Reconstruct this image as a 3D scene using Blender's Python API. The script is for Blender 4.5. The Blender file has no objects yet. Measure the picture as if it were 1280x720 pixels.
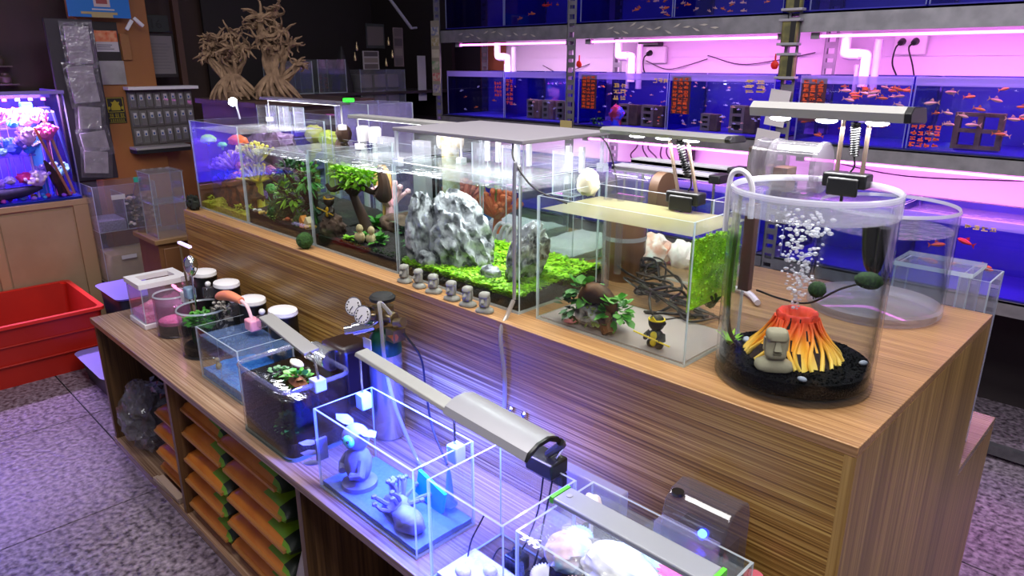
import bpy, bmesh, math, random
from math import sin, cos, pi, radians as R
from mathutils import Vector as V, Matrix, noise
random.seed(7)
sc = bpy.context.scene
col = sc.collection

# ------------------------------------------------------------------ camera
cam_d = bpy.data.cameras.new('camera'); cam = bpy.data.objects.new('camera', cam_d); col.objects.link(cam)
cam_d.sensor_width = 36.0; cam_d.lens = 36.0*881/1280; cam_d.clip_start = .01
cr, cu, cb = V((.7092, .7050, 0)), V((-.2149, .2162, .9524)), V((.6715, -.6755, .3049))
cam.matrix_world = Matrix(((cr.x, cu.x, cb.x, 0), (cr.y, cu.y, cb.y, 0), (cr.z, cu.z, cb.z, 1.65), (0, 0, 0, 1)))
sc.camera = cam

# ------------------------------------------------------------------ world, exposure
w = bpy.data.worlds.new('world'); sc.world = w; w.use_nodes = True
w.node_tree.nodes['Background'].inputs[0].default_value = (.62, .58, .80, 1)
w.node_tree.nodes['Background'].inputs[1].default_value = .22
sc.view_settings.view_transform = 'Standard'; sc.view_settings.look = 'None'
sc.view_settings.exposure = 0.45; sc.view_settings.gamma = 1.0; sc.view_settings.use_curve_mapping = False
cy = sc.cycles
cy.max_bounces = 10; cy.diffuse_bounces = 3; cy.glossy_bounces = 3; cy.transmission_bounces = 4
cy.transparent_max_bounces = 48; cy.caustics_reflective = False; cy.caustics_refractive = False
cy.sample_clamp_indirect = 6.0; cy.use_denoising = True

def area(name, loc, size, power, color=(1, 1, 1), to=(0, 0, -1), parent=None, spread=None):
    d = bpy.data.lights.new(name, 'AREA'); d.shape = 'RECTANGLE'; d.size, d.size_y = size
    d.energy = power; d.color = color
    if spread: d.spread = R(spread)
    o = bpy.data.objects.new(name, d); col.objects.link(o)
    o.rotation_euler = V(to).to_track_quat('-Z', 'Y').to_euler()
    o.location = loc
    if parent:
        o.parent = parent; o.location = V(loc)-OFF.get(parent, V((0, 0, 0)))
    return o
OFF = {}
# ceiling tubes above the counter and the aisle in front of it (out of the frame overhead)
area('ceiling_lamp', (-1.0, 1.0, 2.85), (2.6, .35), 44, (1, .97, .93))
area('ceiling_lamp', (-2.6, .4, 2.85), (1.6, .3), 16, (1, .95, .95))
area('ceiling_lamp', (-.6, 2.6, 2.85), (2.2, .3), 22, (1, .93, 1))
area('ceiling_lamp', (.9, .2, 2.85), (1.6, .5), 30, (1, .97, .92))

# ------------------------------------------------------------------ materials
MATS = {}
def nm(name):
    m = bpy.data.materials.new(name); m.use_nodes = True; MATS[name] = m
    nt = m.node_tree; b = nt.nodes.get('Principled BSDF'); return m, nt, b
def lin(h):
    if not isinstance(h, str): return tuple(h)
    r = [int(h[i:i+2], 16)/255 for i in (0, 2, 4)]
    return tuple((c/12.92 if c <= .04045 else ((c+.055)/1.055)**2.4) for c in r)
def N(nt, t, **kw):
    n = nt.nodes.new(t)
    for k, v in kw.items():
        if k in n.inputs: n.inputs[k].default_value = v
        else: setattr(n, k, v)
    return n
def mat(name, c, rough=.5, metal=0, c2=None, scale=20, bump=0, emit=0, spec=.5, stretch=None, detail=4, lo=.35, hi=.65, alpha=1, sheen=0, ecol=None, trans=0):
    """principled; c2 mixes in through noise in object space"""
    if name in MATS: return MATS[name]
    m, nt, b = nm(name); c = lin(c)
    b.inputs['Base Color'].default_value = (*c, 1); b.inputs['Roughness'].default_value = rough
    b.inputs['Metallic'].default_value = metal; b.inputs['Specular IOR Level'].default_value = spec
    if emit:
        b.inputs['Emission Color'].default_value = (*(lin(ecol) if ecol else c), 1); b.inputs['Emission Strength'].default_value = emit
    if trans: b.inputs['Subsurface Weight'].default_value = trans; b.inputs['Subsurface Scale'].default_value = .01
    if alpha < 1: b.inputs['Alpha'].default_value = alpha
    if c2 or bump:
        tc = N(nt, 'ShaderNodeTexCoord'); mp = N(nt, 'ShaderNodeMapping')
        if stretch: mp.inputs['Scale'].default_value = stretch
        nz = N(nt, 'ShaderNodeTexNoise', Scale=scale, Detail=detail)
        nt.links.new(tc.outputs['Object'], mp.inputs[0]); nt.links.new(mp.outputs[0], nz.inputs['Vector'])
        if c2:
            rp = N(nt, 'ShaderNodeValToRGB'); rp.color_ramp.elements[0].position = lo; rp.color_ramp.elements[1].position = hi
            rp.color_ramp.elements[0].color = (*c, 1); rp.color_ramp.elements[1].color = (*lin(c2), 1)
            nt.links.new(nz.outputs[0], rp.inputs[0]); nt.links.new(rp.outputs[0], b.inputs['Base Color'])
        if bump:
            bp = N(nt, 'ShaderNodeBump', Strength=bump, Distance=.01)
            nt.links.new(nz.outputs[0], bp.inputs['Height']); nt.links.new(bp.outputs[0], b.inputs['Normal'])
    return m
def clear(name, tint=(1, 1, 1), f0=.04, milky=0, mcol=(.9, .92, .95), rough=.02, bump=0, bscale=30):
    """thin clear sheet: what passes is tinted, what mirrors grows with the grazing angle, milky adds scratched haze"""
    if name in MATS: return MATS[name]
    m, nt, b = nm(name); nt.nodes.remove(b); out = nt.nodes['Material Output']
    lw = N(nt, 'ShaderNodeLayerWeight', Blend=.5)
    pw = N(nt, 'ShaderNodeMath', operation='POWER'); pw.inputs[1].default_value = 5
    mu = N(nt, 'ShaderNodeMath', operation='MULTIPLY_ADD'); mu.inputs[1].default_value = .9; mu.inputs[2].default_value = f0
    nt.links.new(lw.outputs['Facing'], pw.inputs[0]); nt.links.new(pw.outputs[0], mu.inputs[0])
    tr = N(nt, 'ShaderNodeBsdfTransparent'); tr.inputs[0].default_value = (*tint, 1)
    gl = N(nt, 'ShaderNodeBsdfGlossy', Roughness=rough)
    mx = N(nt, 'ShaderNodeMixShader'); nt.links.new(mu.outputs[0], mx.inputs[0])
    nt.links.new(tr.outputs[0], mx.inputs[1]); nt.links.new(gl.outputs[0], mx.inputs[2]); last = mx
    if milky:
        df = N(nt, 'ShaderNodeBsdfDiffuse'); df.inputs[0].default_value = (*mcol, 1)
        tl = N(nt, 'ShaderNodeBsdfTranslucent'); tl.inputs[0].default_value = (*mcol, 1)
        m1 = N(nt, 'ShaderNodeMixShader'); m1.inputs[0].default_value = .5
        nt.links.new(df.outputs[0], m1.inputs[1]); nt.links.new(tl.outputs[0], m1.inputs[2])
        m2 = N(nt, 'ShaderNodeMixShader'); m2.inputs[0].default_value = milky
        nt.links.new(mx.outputs[0], m2.inputs[1]); nt.links.new(m1.outputs[0], m2.inputs[2]); last = m2
    if bump:
        tc = N(nt, 'ShaderNodeTexCoord'); nz = N(nt, 'ShaderNodeTexNoise', Scale=bscale, Detail=2)
        bp = N(nt, 'ShaderNodeBump', Strength=bump, Distance=.01)
        nt.links.new(tc.outputs['Object'], nz.inputs['Vector']); nt.links.new(nz.outputs[0], bp.inputs['Height'])
        nt.links.new(bp.outputs[0], gl.inputs['Normal'])
    nt.links.new(last.outputs[0], out.inputs[0]); return m
def wood(name, grain, c1, c2, c3, rough=.35, fine=1.0):
    """zebra-striped laminate; grain = axis the stripes run along"""
    if name in MATS: return MATS[name]
    m, nt, b = nm(name); b.inputs['Roughness'].default_value = rough
    tc = N(nt, 'ShaderNodeTexCoord'); mp = N(nt, 'ShaderNodeMapping')
    mp.inputs['Scale'].default_value = tuple(.6 if 'xyz'[i] == grain else 46*fine for i in range(3))
    nz = N(nt, 'ShaderNodeTexNoise', Scale=2.2, Detail=5, Roughness=.62, Distortion=.1)
    rp = N(nt, 'ShaderNodeValToRGB'); e = rp.color_ramp.elements
    e[0].position = .36; e[0].color = (*lin(c1), 1); e[1].position = .66; e[1].color = (*lin(c3), 1)
    x = e.new(.5); x.color = (*lin(c2), 1)
    mp2 = N(nt, 'ShaderNodeMapping'); mp2.inputs['Scale'].default_value = tuple(.5 if 'xyz'[i] == grain else 5 for i in range(3))
    n2 = N(nt, 'ShaderNodeTexNoise', Scale=1.6, Detail=2)
    mr = N(nt, 'ShaderNodeMapRange'); mr.inputs['From Min'].default_value = .3; mr.inputs['From Max'].default_value = .7
    mr.inputs['To Min'].default_value = .72; mr.inputs['To Max'].default_value = 1.25
    mu = N(nt, 'ShaderNodeVectorMath', operation='SCALE')
    L = nt.links.new
    L(tc.outputs['Object'], mp.inputs[0]); L(mp.outputs[0], nz.inputs['Vector']); L(nz.outputs[0], rp.inputs[0])
    L(tc.outputs['Object'], mp2.inputs[0]); L(mp2.outputs[0], n2.inputs['Vector']); L(n2.outputs[0], mr.inputs[0])
    L(rp.outputs[0], mu.inputs[0]); L(mr.outputs[0], mu.inputs['Scale']); L(mu.outputs[0], b.inputs['Base Color'])
    bp = N(nt, 'ShaderNodeBump', Strength=.08, Distance=.002); L(nz.outputs[0], bp.inputs['Height']); L(bp.outputs[0], b.inputs['Normal'])
    return m
WF = wood('laminate_front', 'x', '5a3a18', '966e34', 'c8a65c', fine=2.1)
WT = wood('laminate_top', 'x', '7c5636', '9c744a', 'b48c60', fine=1.6)
WE = wood('laminate_end', 'z', '7a5a2c', '98763e', 'b08e52', fine=1.0)
WL = wood('laminate_shelf', 'x', '705644', '90725a', 'aa9078', fine=1.8, rough=.22)
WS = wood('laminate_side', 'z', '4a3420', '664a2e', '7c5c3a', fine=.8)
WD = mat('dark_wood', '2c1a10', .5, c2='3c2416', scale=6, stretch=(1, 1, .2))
CAB = mat('beech_board', 'a08468', .5, c2='ad9174', scale=5)
PANEL = mat('amber_board', '8a5526', .45, c2='9c6430', scale=3, stretch=(1, 1, .15))
DARKWALL = mat('dark_brown_wall', '2e1c14', .6, c2='3a241a', scale=2)
GLASS = clear('thin_glass', (.965, .985, .98), .03)
ACRYL = clear('clear_acrylic', (.95, .95, .98), .04, milky=.07)
EDGE = clear('glass_edge', (.75, .9, .92), .1, milky=.55, mcol=(.85, .95, 1))
EDGEG = clear('green_glass_edge', (.4, .65, .6), .1, milky=.45, mcol=(.55, .8, .75))
FILT = clear('smoky_plastic', (.62, .60, .64), .06, milky=.10, mcol=(.55, .52, .55))
FILTC = clear('clear_grey_plastic', (.84, .82, .86), .06, milky=.06, mcol=(.7, .68, .72))
WATER = clear('water_body', (.96, .985, .975), .0)
WTOP = clear('water_top', (.9, .95, .95), .05, milky=.12, mcol=(.9, .95, 1), bump=.25, bscale=40)
WYEL = clear('yellow_lit_water_body', (.985, .98, .93), .0)  # yellow light refracted through the water is put into its tint
WYTOP = clear('yellow_lit_water_top', (.97, .95, .78), .05, milky=.34, mcol=(.86, .82, .42), bump=.3, bscale=35)  # same refracted yellow light painted into the surface colour and haze
BAGP = clear('clear_film', (.85, .85, .88), .08, milky=.12, mcol=(.8, .8, .84), rough=.12, bump=1.0, bscale=25)
ALU = mat('brushed_aluminium', '8e8e8c', .42, .5, c2='9a9a98', scale=60, stretch=(.1, 1, 1))
ALUW = mat('pale_aluminium', '9a9896', .5, .2)
STEEL = mat('galvanised_steel', '77767c', .5, .5, c2='8d8c92', scale=14)
STEELD = mat('dark_galvanised_steel', '55545a', .5, .5, c2='6a696f', scale=18)
CHROME = mat('chrome', 'd8d8d8', .12, 1)
BRASS = mat('nickel_brass', '8f7f60', .3, .9)
BLACK = mat('black_plastic', '101012', .35)
BLACKM = mat('matte_black', '0b0b0c', .7)
WHITE = mat('white_plastic', 'e6e4e6', .35)
GREYP = mat('grey_plastic', '9a9aa2', .4)
PINKP = mat('pink_plastic', 'f0a0b4', .4)
CORALP = mat('salmon_plastic', 'f0906c', .4)
RED = mat('red_plastic', 'a41a0e', .45, c2='b02012', scale=4)
TEAL = mat('green_enamel', '0f4634', .3)
LED = mat('led_white', 'ffffff', .4, emit=14, ecol='f4f6ff')
LEDB = mat('led_blue', '2040ff', .4, emit=14, ecol='2a48ff')
LEDP = mat('led_pink', 'ff80ff', .4, emit=5, ecol='ff70ea')
SOIL = mat('dark_soil', '120d09', .9, c2='241810', scale=160, bump=.6)
BSAND = mat('black_gravel', '070708', .6, c2='2c2e2c', scale=260, bump=.9, lo=.55, hi=.72, spec=.1)
WSAND = mat('white_sand', 'dcd8e0', .8, c2='c4c0cc', scale=120, bump=.3)
STONE = mat('grey_seiryu_stone', '484a4e', .85, c2='c0c0c4', scale=30, bump=1.0, lo=.38, hi=.54, detail=9)
BROCK = mat('brown_rock', '3c2a20', .85, c2='6a5040', scale=30, bump=.8)
DRIFT = mat('brown_driftwood', '2c1a10', .75, c2='51331f', scale=22, bump=.6, stretch=(1, 1, .4))
DRY = mat('pale_driftwood', '846a52', .85, c2='5c4533', scale=24, bump=.5)
MOSS = mat('moss', '1c3a10', .9, c2='32581c', scale=120, bump=.9)
LEAFG = mat('green_leaf', '2f7a22', .45, c2='58a034', scale=25)
LEAFD = mat('dark_leaf', '17401a', .5, c2='2a6428', scale=25)
LEAFL = mat('lime_leaf', '7fc41a', .5, c2='a8e02c', scale=30)
LIME = mat('lime_carpet', '7ab80a', .55, c2='b4f01a', scale=40, trans=.2)
ORANGE = mat('orange_fish', 'f07a28', .4)
PEACH = mat('peach_fish', 'f2b98a', .4)
SILVER = mat('silver_fish', 'c8ccd8', .4)
BLUEB = mat('blue_backing', '150e72', .55, c2='1e1690', scale=3)
PINKW = mat('white_lap_board', 'e8dcea', .5)
GOLD = mat('gold_paint', 'd8a818', .35, .3)
BUFF = mat('buff_resin', 'b9ab8a', .7, c2='a5977a', scale=30)
GREYS = mat('grey_resin', '8d8c84', .8, c2='7a7972', scale=40)
PAPER = mat('white_paper', 'c8c4c6', .7)
INK = mat('dark_ink', '1c1a1c', .7)
CABLE = mat('black_cable', '1a1412', .45)

# ------------------------------------------------------------------ geometry collector
def ico(sub):
    bm = bmesh.new(); bmesh.ops.create_icosphere(bm, subdivisions=sub, radius=1)
    vs = [v.co.copy() for v in bm.verts]; bm.verts.ensure_lookup_table()
    fs = [[v.index for v in f.verts] for f in bm.faces]; bm.free(); return vs, fs
ICO = {k: ico(k) for k in (1, 2, 3, 4, 5)}
def frame(d):
    d = V(d).normalized(); a = V((0, 0, 1)) if abs(d.z) < .9 else V((1, 0, 0))
    u = d.cross(a).normalized(); return u, d.cross(u).normalized()
class G:
    def __init__(s): s.v, s.f, s.m = [], [], []
    def add(s, vs, fs, mi=0):
        k = len(s.v); s.v += [tuple(v) for v in vs]
        s.f += [tuple(i+k for i in f) for f in fs]
        s.m += mi if isinstance(mi, list) else [mi]*len(fs); return s
    def box(s, x0, x1, y0, y1, z0, z1, mi=0, face=None):
        """face: {axis: material} gives the two faces across that axis their own slot"""
        vs = [(x, y, z) for x in (x0, x1) for y in (y0, y1) for z in (z0, z1)]
        fs = [(0, 1, 3, 2), (4, 6, 7, 5), (0, 4, 5, 1), (2, 3, 7, 6), (0, 2, 6, 4), (1, 5, 7, 3)]
        ms = [mi]*6
        if face:
            for a, k in face.items(): ms[2*'xyz'.index(a)] = ms[2*'xyz'.index(a)+1] = k
        return s.add(vs, fs, ms)
    def obox(s, c, h, rot=None, mi=0):
        M = rot if rot is not None else Matrix.Identity(3)
        vs = [V(c)+M @ V((x*h[0], y*h[1], z*h[2])) for x in (-1, 1) for y in (-1, 1) for z in (-1, 1)]
        return s.add(vs, [(0, 1, 3, 2), (4, 6, 7, 5), (0, 4, 5, 1), (2, 3, 7, 6), (0, 2, 6, 4), (1, 5, 7, 3)], mi)
    def rings(s, rs, mi=0, caps=True, closed=True):
        n = len(rs[0]); vs = [p for r in rs for p in r]; fs = []
        for i in range(len(rs)-1):
            for j in range(n if closed else n-1):
                k = (j+1) % n; fs.append((i*n+j, i*n+k, (i+1)*n+k, (i+1)*n+j))
        if caps: fs += [tuple(range(n))[::-1], tuple((len(rs)-1)*n+j for j in range(n))]
        return s.add(vs, fs, mi)
    def cyl(s, p0, p1, r0, r1=None, n=14, mi=0, caps=True):
        r1 = r0 if r1 is None else r1; u, w_ = frame(V(p1)-V(p0))
        ring = lambda p, r: [V(p)+(u*cos(2*pi*j/n)+w_*sin(2*pi*j/n))*r for j in range(n)]
        return s.rings([ring(p0, r0), ring(p1, r1)], mi, caps)
    def tube(s, pts, r, n=6, mi=0):
        pts = [V(p) for p in pts]; rs = []; u = None
        for i, p in enumerate(pts):
            d = (pts[min(i+1, len(pts)-1)]-pts[max(i-1, 0)])
            if d.length < 1e-9: d = V((0, 0, 1))
            d.normalize()
            if u is None: u, w_ = frame(d)
            else:
                u = (u-d*u.dot(d)); u = u.normalized() if u.length > 1e-6 else frame(d)[0]; w_ = d.cross(u)
            rr = r[i] if isinstance(r, (list, tuple)) else r
            rs.append([p+(u*cos(2*pi*j/n)+w_*sin(2*pi*j/n))*rr for j in range(n)])
        return s.rings(rs, mi)
    def lathe(s, prof, c=(0, 0, 0), n=32, mi=0, caps=False, sq=None):
        c = V(c)
        rs = [[c+V((r*cos(2*pi*j/n), r*sin(2*pi*j/n), z)) for j in range(n)] for r, z in prof]
        return s.rings(rs, mi, caps)
    def blob(s, c, r, sub=2, amp=0, fr=3, seed=0, mi=0, ridge=False, flat=None, rot=None):
        vs, fs = ICO[sub]; o = []; r = (r, r, r) if not isinstance(r, (tuple, list)) else r
        for v in vs:
            k = 1
            if amp:
                q = v*fr+V((seed*7.3, seed*3.1, seed*1.7))
                k = noise.noise(q)+.5*noise.noise(q*2.1)+.25*noise.noise(q*4.3)+(.3*abs(noise.noise(q*5.1))-.22*abs(noise.noise(q*9.7)) if sub > 4 else 0)
                k = 1+amp*((1-2*abs(k)) if ridge else k)
            p = V((v.x*r[0], v.y*r[1], v.z*r[2]))*k
            if flat is not None and p.z < flat: p.z = flat
            if rot is not None: p = rot @ p
            o.append(V(c)+p)
        return s.add(o, fs, mi)
    def prism(s, poly, d, mi=0, side=None):
        """polygon (3-D points) extruded along d"""
        n = len(poly); d = V(d); vs = [V(p) for p in poly]+[V(p)+d for p in poly]
        fs = [tuple(range(n))[::-1], tuple(range(n, 2*n))]+[(j, (j+1) % n, n+(j+1) % n, n+j) for j in range(n)]
        return s.add(vs, fs, [mi, mi]+[mi if side is None else side]*n)
    def leaf(s, p, d, ln, wd, droop=.3, mi=0, up=(0, 0, 1)):
        p, d = V(p), V(d).normalized(); w_ = d.cross(V(up))
        w_ = w_.normalized() if w_.length > 1e-3 else V((1, 0, 0)); nn = w_.cross(d)
        vs = []
        for t, k in ((0, .12), (.3, .9), (.65, 1), (1, .05)):
            c = p+d*ln*t-V((0, 0, 1))*droop*ln*t*t
            vs += [c-w_*wd*k*.5, c-nn*wd*.12*k, c+w_*wd*k*.5]
        fs = []
        for i in range(3):
            a = i*3; fs += [(a, a+1, a+4, a+3), (a+1, a+2, a+5, a+4)]
        return s.add(vs, fs, mi)
    def mesh(s, name, mats, off=(0, 0, 0), smooth=40):
        me = bpy.data.meshes.new(name); o = V(off)
        me.from_pydata([(v[0]-o.x, v[1]-o.y, v[2]-o.z) for v in s.v], [], s.f)
        for m in mats: me.materials.append(m)
        me.polygons.foreach_set('material_index', s.m)
        me.update()
        bm = bmesh.new(); bm.from_mesh(me); bmesh.ops.recalc_face_normals(bm, faces=bm.faces); bm.to_mesh(me); bm.free()
        if smooth:
            me.shade_smooth(); me.set_sharp_from_angle(angle=R(smooth))
        return me
def L_(m): return list(m) if isinstance(m, (list, tuple)) else [m]
def bev(o, wd, seg=2):
    b = o.modifiers.new('bevel', 'BEVEL'); b.width = wd; b.segments = seg; b.limit_method = 'ANGLE'; b.angle_limit = R(40); return o
def part(name, g, mats, parent, smooth=40, bevel=0, label=None, kind=None):
    off = OFF.get(parent, V((0, 0, 0)))
    o = bpy.data.objects.new(name, g.mesh(name, L_(mats), off, smooth)); col.objects.link(o); o.parent = parent; OFF[o] = off
    if bevel: bev(o, bevel)
    if label: o['label'] = label
    if kind: o['kind'] = kind
    return o
def thing(name, label, cat, loc=(0, 0, 0), group=None):
    o = bpy.data.objects.new(name, None); col.objects.link(o); o.location = loc; OFF[o] = V(loc)
    o.empty_display_size = .02
    o['label'] = label; o['category'] = cat
    if group: o['group'] = group
    return o
def one(name, label, cat, g, mats, loc=None, group=None, smooth=40, bevel=0, kind=None):
    if loc is None:
        xs, ys, zs = zip(*g.v); loc = ((min(xs)+max(xs))/2, (min(ys)+max(ys))/2, min(zs))
    o = bpy.data.objects.new(name, g.mesh(name, L_(mats), loc, smooth)); col.objects.link(o); o.location = loc; OFF[o] = V(loc)
    o['label'] = label; o['category'] = cat
    if group: o['group'] = group
    if kind: o['kind'] = kind
    if bevel: bev(o, bevel)
    return o
def struct(name, g, mats, smooth=40, bevel=0):
    o = bpy.data.objects.new(name, g.mesh(name, L_(mats), (0, 0, 0), smooth)); col.objects.link(o); o['kind'] = 'structure'; OFF[o] = V((0, 0, 0))
    if bevel: bev(o, bevel)
    return o
def dup(root, loc, rz=None, label=None, group=None, scale=None):
    def cp(o, par):
        c = o.copy(); col.objects.link(c); c.parent = par
        for ch in list(o.children): cp(ch, c)
        return c
    r = cp(root, None); r.location = loc
    if rz is not None: r.rotation_euler = (0, 0, rz)
    if label: r['label'] = label
    if group: r['group'] = group
    if scale: r.scale = (scale,)*3 if not isinstance(scale, tuple) else scale
    return r
def curve(pts, n=40):
    """smooth path through points (Catmull-Rom)"""
    P = [V(p) for p in pts]; P = [P[0]*2-P[1]]+P+[P[-1]*2-P[-2]]; out = []; k = len(P)-3
    for i in range(n+1):
        t = i/n*k; j = min(int(t), k-1); t -= j; a, b, c, d = P[j:j+4]
        out.append(.5*((2*b)+(c-a)*t+(2*a-5*b+4*c-d)*t*t+(3*b-a-3*c+d)*t*t*t))
    return out
rnd = random.uniform
# ================================================================== the setting
g = G().box(-7.5, 2.5, -2.5, 4.4, -.06, -.004)
FLOORM = mat('speckled_terrazzo', '413842', .30, c2='9a8c9c', scale=46, bump=.22, lo=.34, hi=.66, detail=6)
fl = struct('floor', g, mat('floor_joint', '1c181c', .8))
ft = G().box(0, .893, 0, .893, -.006, 0)
tile_me = ft.mesh('floor_tile', [FLOORM])
for i in range(-8, 4):
    for j in range(-3, 5):
        o = bpy.data.objects.new('floor_tile', tile_me); col.objects.link(o); o.parent = fl
        o.location = (-2.765+i*.9-.0, .75+j*.9, 0)
struct('wall_left', G().box(-5.75, -5.65, -2.5, 4.4, 0, 3.0), DARKWALL)
wb = struct('wall_back', G().box(-7.5, 2.5, 4.05, 4.15, 0, 3.0), mat('wall_backing', '2a2226', .8))
for k in range(11):   # lapped white boards behind the racks
    z = .60+k*.135
    b = G().add([(-4.3, 3.985, z), (2.4, 3.985, z), (2.4, 4.0, z+.139), (-4.3, 4.0, z+.139), (-4.3, 4.05, z), (2.4, 4.05, z), (2.4, 4.05, z+.139), (-4.3, 4.05, z+.139)],
                [(0, 1, 2, 3), (4, 7, 6, 5), (0, 4, 5, 1), (3, 2, 6, 7), (0, 3, 7, 4), (1, 5, 6, 2)])
    part('wall_board', b, PINKW, wb, smooth=0)
# amber board column on the left wall
struct('trim_1', G().box(-5.45, -5.30, 1.42, 1.86, 0, 2.3), PANEL, bevel=.004)
struct('trim_2', G().box(-5.5, -5.36, 1.86, 2.35, 0, 1.1), PANEL, bevel=.004)
struct('trim_3', G().box(-5.42, -5.36, 2.06, 2.10, 1.1, 2.3), mat('walnut_lath', '4a2f20', .5))

# ================================================================== the tiered counter
X0, X1 = -3.1, -.315
ct = thing('display_counter', 'long tiered wooden display counter with striped laminate carrying two rows of tanks', 'counter', (-1.8, 1.6, 0))
part('upper_top', G().box(X0, X1, 1.12, 2.02, 1.03, 1.05), WT, ct, bevel=.0015)
part('front_panel', G().box(X0, X1-.02, 1.12, 1.14, .609, 1.03), WF, ct)
part('end_panel', G().box(X1-.02, X1, 1.12, 2.02, 0, 1.03), WE, ct)
part('end_panel', G().box(X0, X0+.02, 1.14, 2.02, 0, 1.03), WF, ct)
part('rear_panel', G().box(X0, X1-.02, 2.0, 2.02, 0, 1.03), WF, ct)
part('shelf_top', G().box(-3.28, X1-.02, .735, 1.12, .585, .609), WL, ct, bevel=.0015)
part('shelf_top', G().box(X0, X1, 2.02, 2.43, .585, .609), WL, ct, bevel=.0015)
part('end_panel', G().box(X1-.02, X1, 2.02, 2.42, 0, .585), WE, ct)
part('rear_panel', G().box(X0, X1-.02, 2.40, 2.42, 0, .585), WF, ct)
part('base_board', G().box(-3.28, X1-.02, .74, 1.12, .0, .035), WL, ct)
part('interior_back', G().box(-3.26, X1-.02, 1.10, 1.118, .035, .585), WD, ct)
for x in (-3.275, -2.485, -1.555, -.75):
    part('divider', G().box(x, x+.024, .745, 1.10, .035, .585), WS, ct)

# ================================================================== tank kit
def pane(g_, ax, a, t, u0, u1, z0, z1):
    if ax == 'x': g_.box(a, a+t, u0, u1, z0, z1, 1, {'x': 0})
    else: g_.box(u0, u1, a, a+t, z0, z1, 1, {'y': 0})
    return g_
def waterbox(x0, x1, y0, y1, z0, z1, n=1):
    g_ = G(); vs = [(x, y, z) for x in (x0, x1) for y in (y0, y1) for z in (z0, z1)]
    return g_.add(vs, [(0, 1, 3, 2), (4, 6, 7, 5), (0, 4, 5, 1), (2, 3, 7, 6), (1, 5, 7, 3)], [0, 0, 0, 0, 1])
def bed(x0, x1, y0, y1, z0, hf, n=26, amp=.006, seed=0):
    """substrate: flat sides, uneven top given by hf(u,v)"""
    g_ = G(); top = {}; vs = []; fs = []
    for i in range(n+1):
        for j in range(n+1):
            u, v = i/n, j/n; x, y = x0+(x1-x0)*u, y0+(y1-y0)*v
            vs.append((x, y, z0+hf(u, v)+amp*noise.noise(V((x*40, y*40, seed)))))
    for i in range(n):
        for j in range(n):
            a = i*(n+1)+j; fs.append((a, a+n+1, a+n+2, a+1))
    rim = [i*(n+1) for i in range(n+1)]+[n*(n+1)+j for j in range(1, n+1)]+[i*(n+1)+n for i in range(n-1, -1, -1)]+[j for j in range(n-1, 0, -1)]
    k = len(vs)
    for r in rim: vs.append((vs[r][0], vs[r][1], z0))
    for i in range(len(rim)):
        j = (i+1) % len(rim); fs.append((rim[i], rim[j], k+j, k+i))
    fs.append(tuple(k+i for i in range(len(rim))))
    return g_.add(vs, fs)
def tank(label, x0, x1, y0, y1, z0, z1, water=None, t=.005, glass=None, edge=None, wm=None, wt=None, soil=None, soilm=None, name='aquarium', cat='aquarium', group=None, amp=.006):
    glass = glass or GLASS; edge = edge or EDGE; b = z0+.006
    r = thing(name, label, cat, ((x0+x1)/2, (y0+y1)/2, z0), group)
    part('base_pane', G().box(x0, x1, y0, y1, z0, b, 1, {'z': 0}), [glass, edge], r, 0)
    part('glass_pane', pane(G(), 'y', y0, t, x0, x1, b, z1), [glass, edge], r, 0)
    part('glass_pane', pane(G(), 'y', y1-t, t, x0, x1, b, z1), [glass, edge], r, 0)
    part('glass_pane', pane(G(), 'x', x0, t, y0+t, y1-t, b, z1), [glass, edge], r, 0)
    part('glass_pane', pane(G(), 'x', x1-t, t, y0+t, y1-t, b, z1), [glass, edge], r, 0)
    e = t+.0008
    if soil: part('substrate', bed(x0+e, x1-e, y0+e, y1-e, b+.0005, soil, amp=amp, seed=x0), soilm or SOIL, r)
    if water: part('water', waterbox(x0+e, x1-e, y0+e, y1-e, b+.001, water), [wm or WATER, wt or WTOP], r, 0)
    return r
def rock(label, c, r, seed, m=None, amp=.28, fr=1.6, cat='rock', name='rock', sub=4, group=None, rot=None):
    g_ = G().blob(c, r, sub, amp, fr, seed, ridge=True, rot=rot)
    return one(name, label, cat, g_, m or STONE, group=group, smooth=50)
def tuft(g_, c, n, ln, wd, spread=1.0, mi=0, droop=.4, up=.6):
    for _ in range(n):
        a = rnd(0, 2*pi); d = V((cos(a)*spread*rnd(.3, 1), sin(a)*spread*rnd(.3, 1), rnd(up*.4, up*1.5)))
        g_.leaf(V(c)+V((rnd(-.3, .3), rnd(-.3, .3), 0))*ln*.4, d, ln*rnd(.6, 1.1), wd*rnd(.7, 1.2), droop, mi)
    return g_
def cloud(g_, c, r, n, ln, mi=0, wd=.8):
    """clump of small leaves over an ellipsoid"""
    for _ in range(n):
        d = V((rnd(-1, 1), rnd(-1, 1), rnd(-.7, 1))).normalized(); k = rnd(.55, 1)
        p = V(c)+V((d.x*r[0], d.y*r[1], d.z*r[2]))*k
        g_.leaf(p, d+V((rnd(-.6, .6), rnd(-.6, .6), rnd(-.2, .8))), ln*rnd(.6, 1.2), ln*wd*rnd(.7, 1.2), .3, mi)
    return g_
def coral(g_, c, r, n, mi=0, br=.004, seed=0):
    for i in range(n):
        d = V((rnd(-1, 1), rnd(-1, 1), rnd(.2, 1))).normalized(); p = V(c); pts = [p.copy()]
        for k in range(4):
            d = (d+V((rnd(-.5, .5), rnd(-.5, .5), rnd(-.1, .4)))).normalized(); p = p+d*r*.27; pts.append(p.copy())
        g_.tube(pts, [br*1.2, br, br*.9, br*.9, br*.7], 6, mi)
        g_.blob(pts[-1], br*1.3, 1, mi=mi)
    return g_

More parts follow.
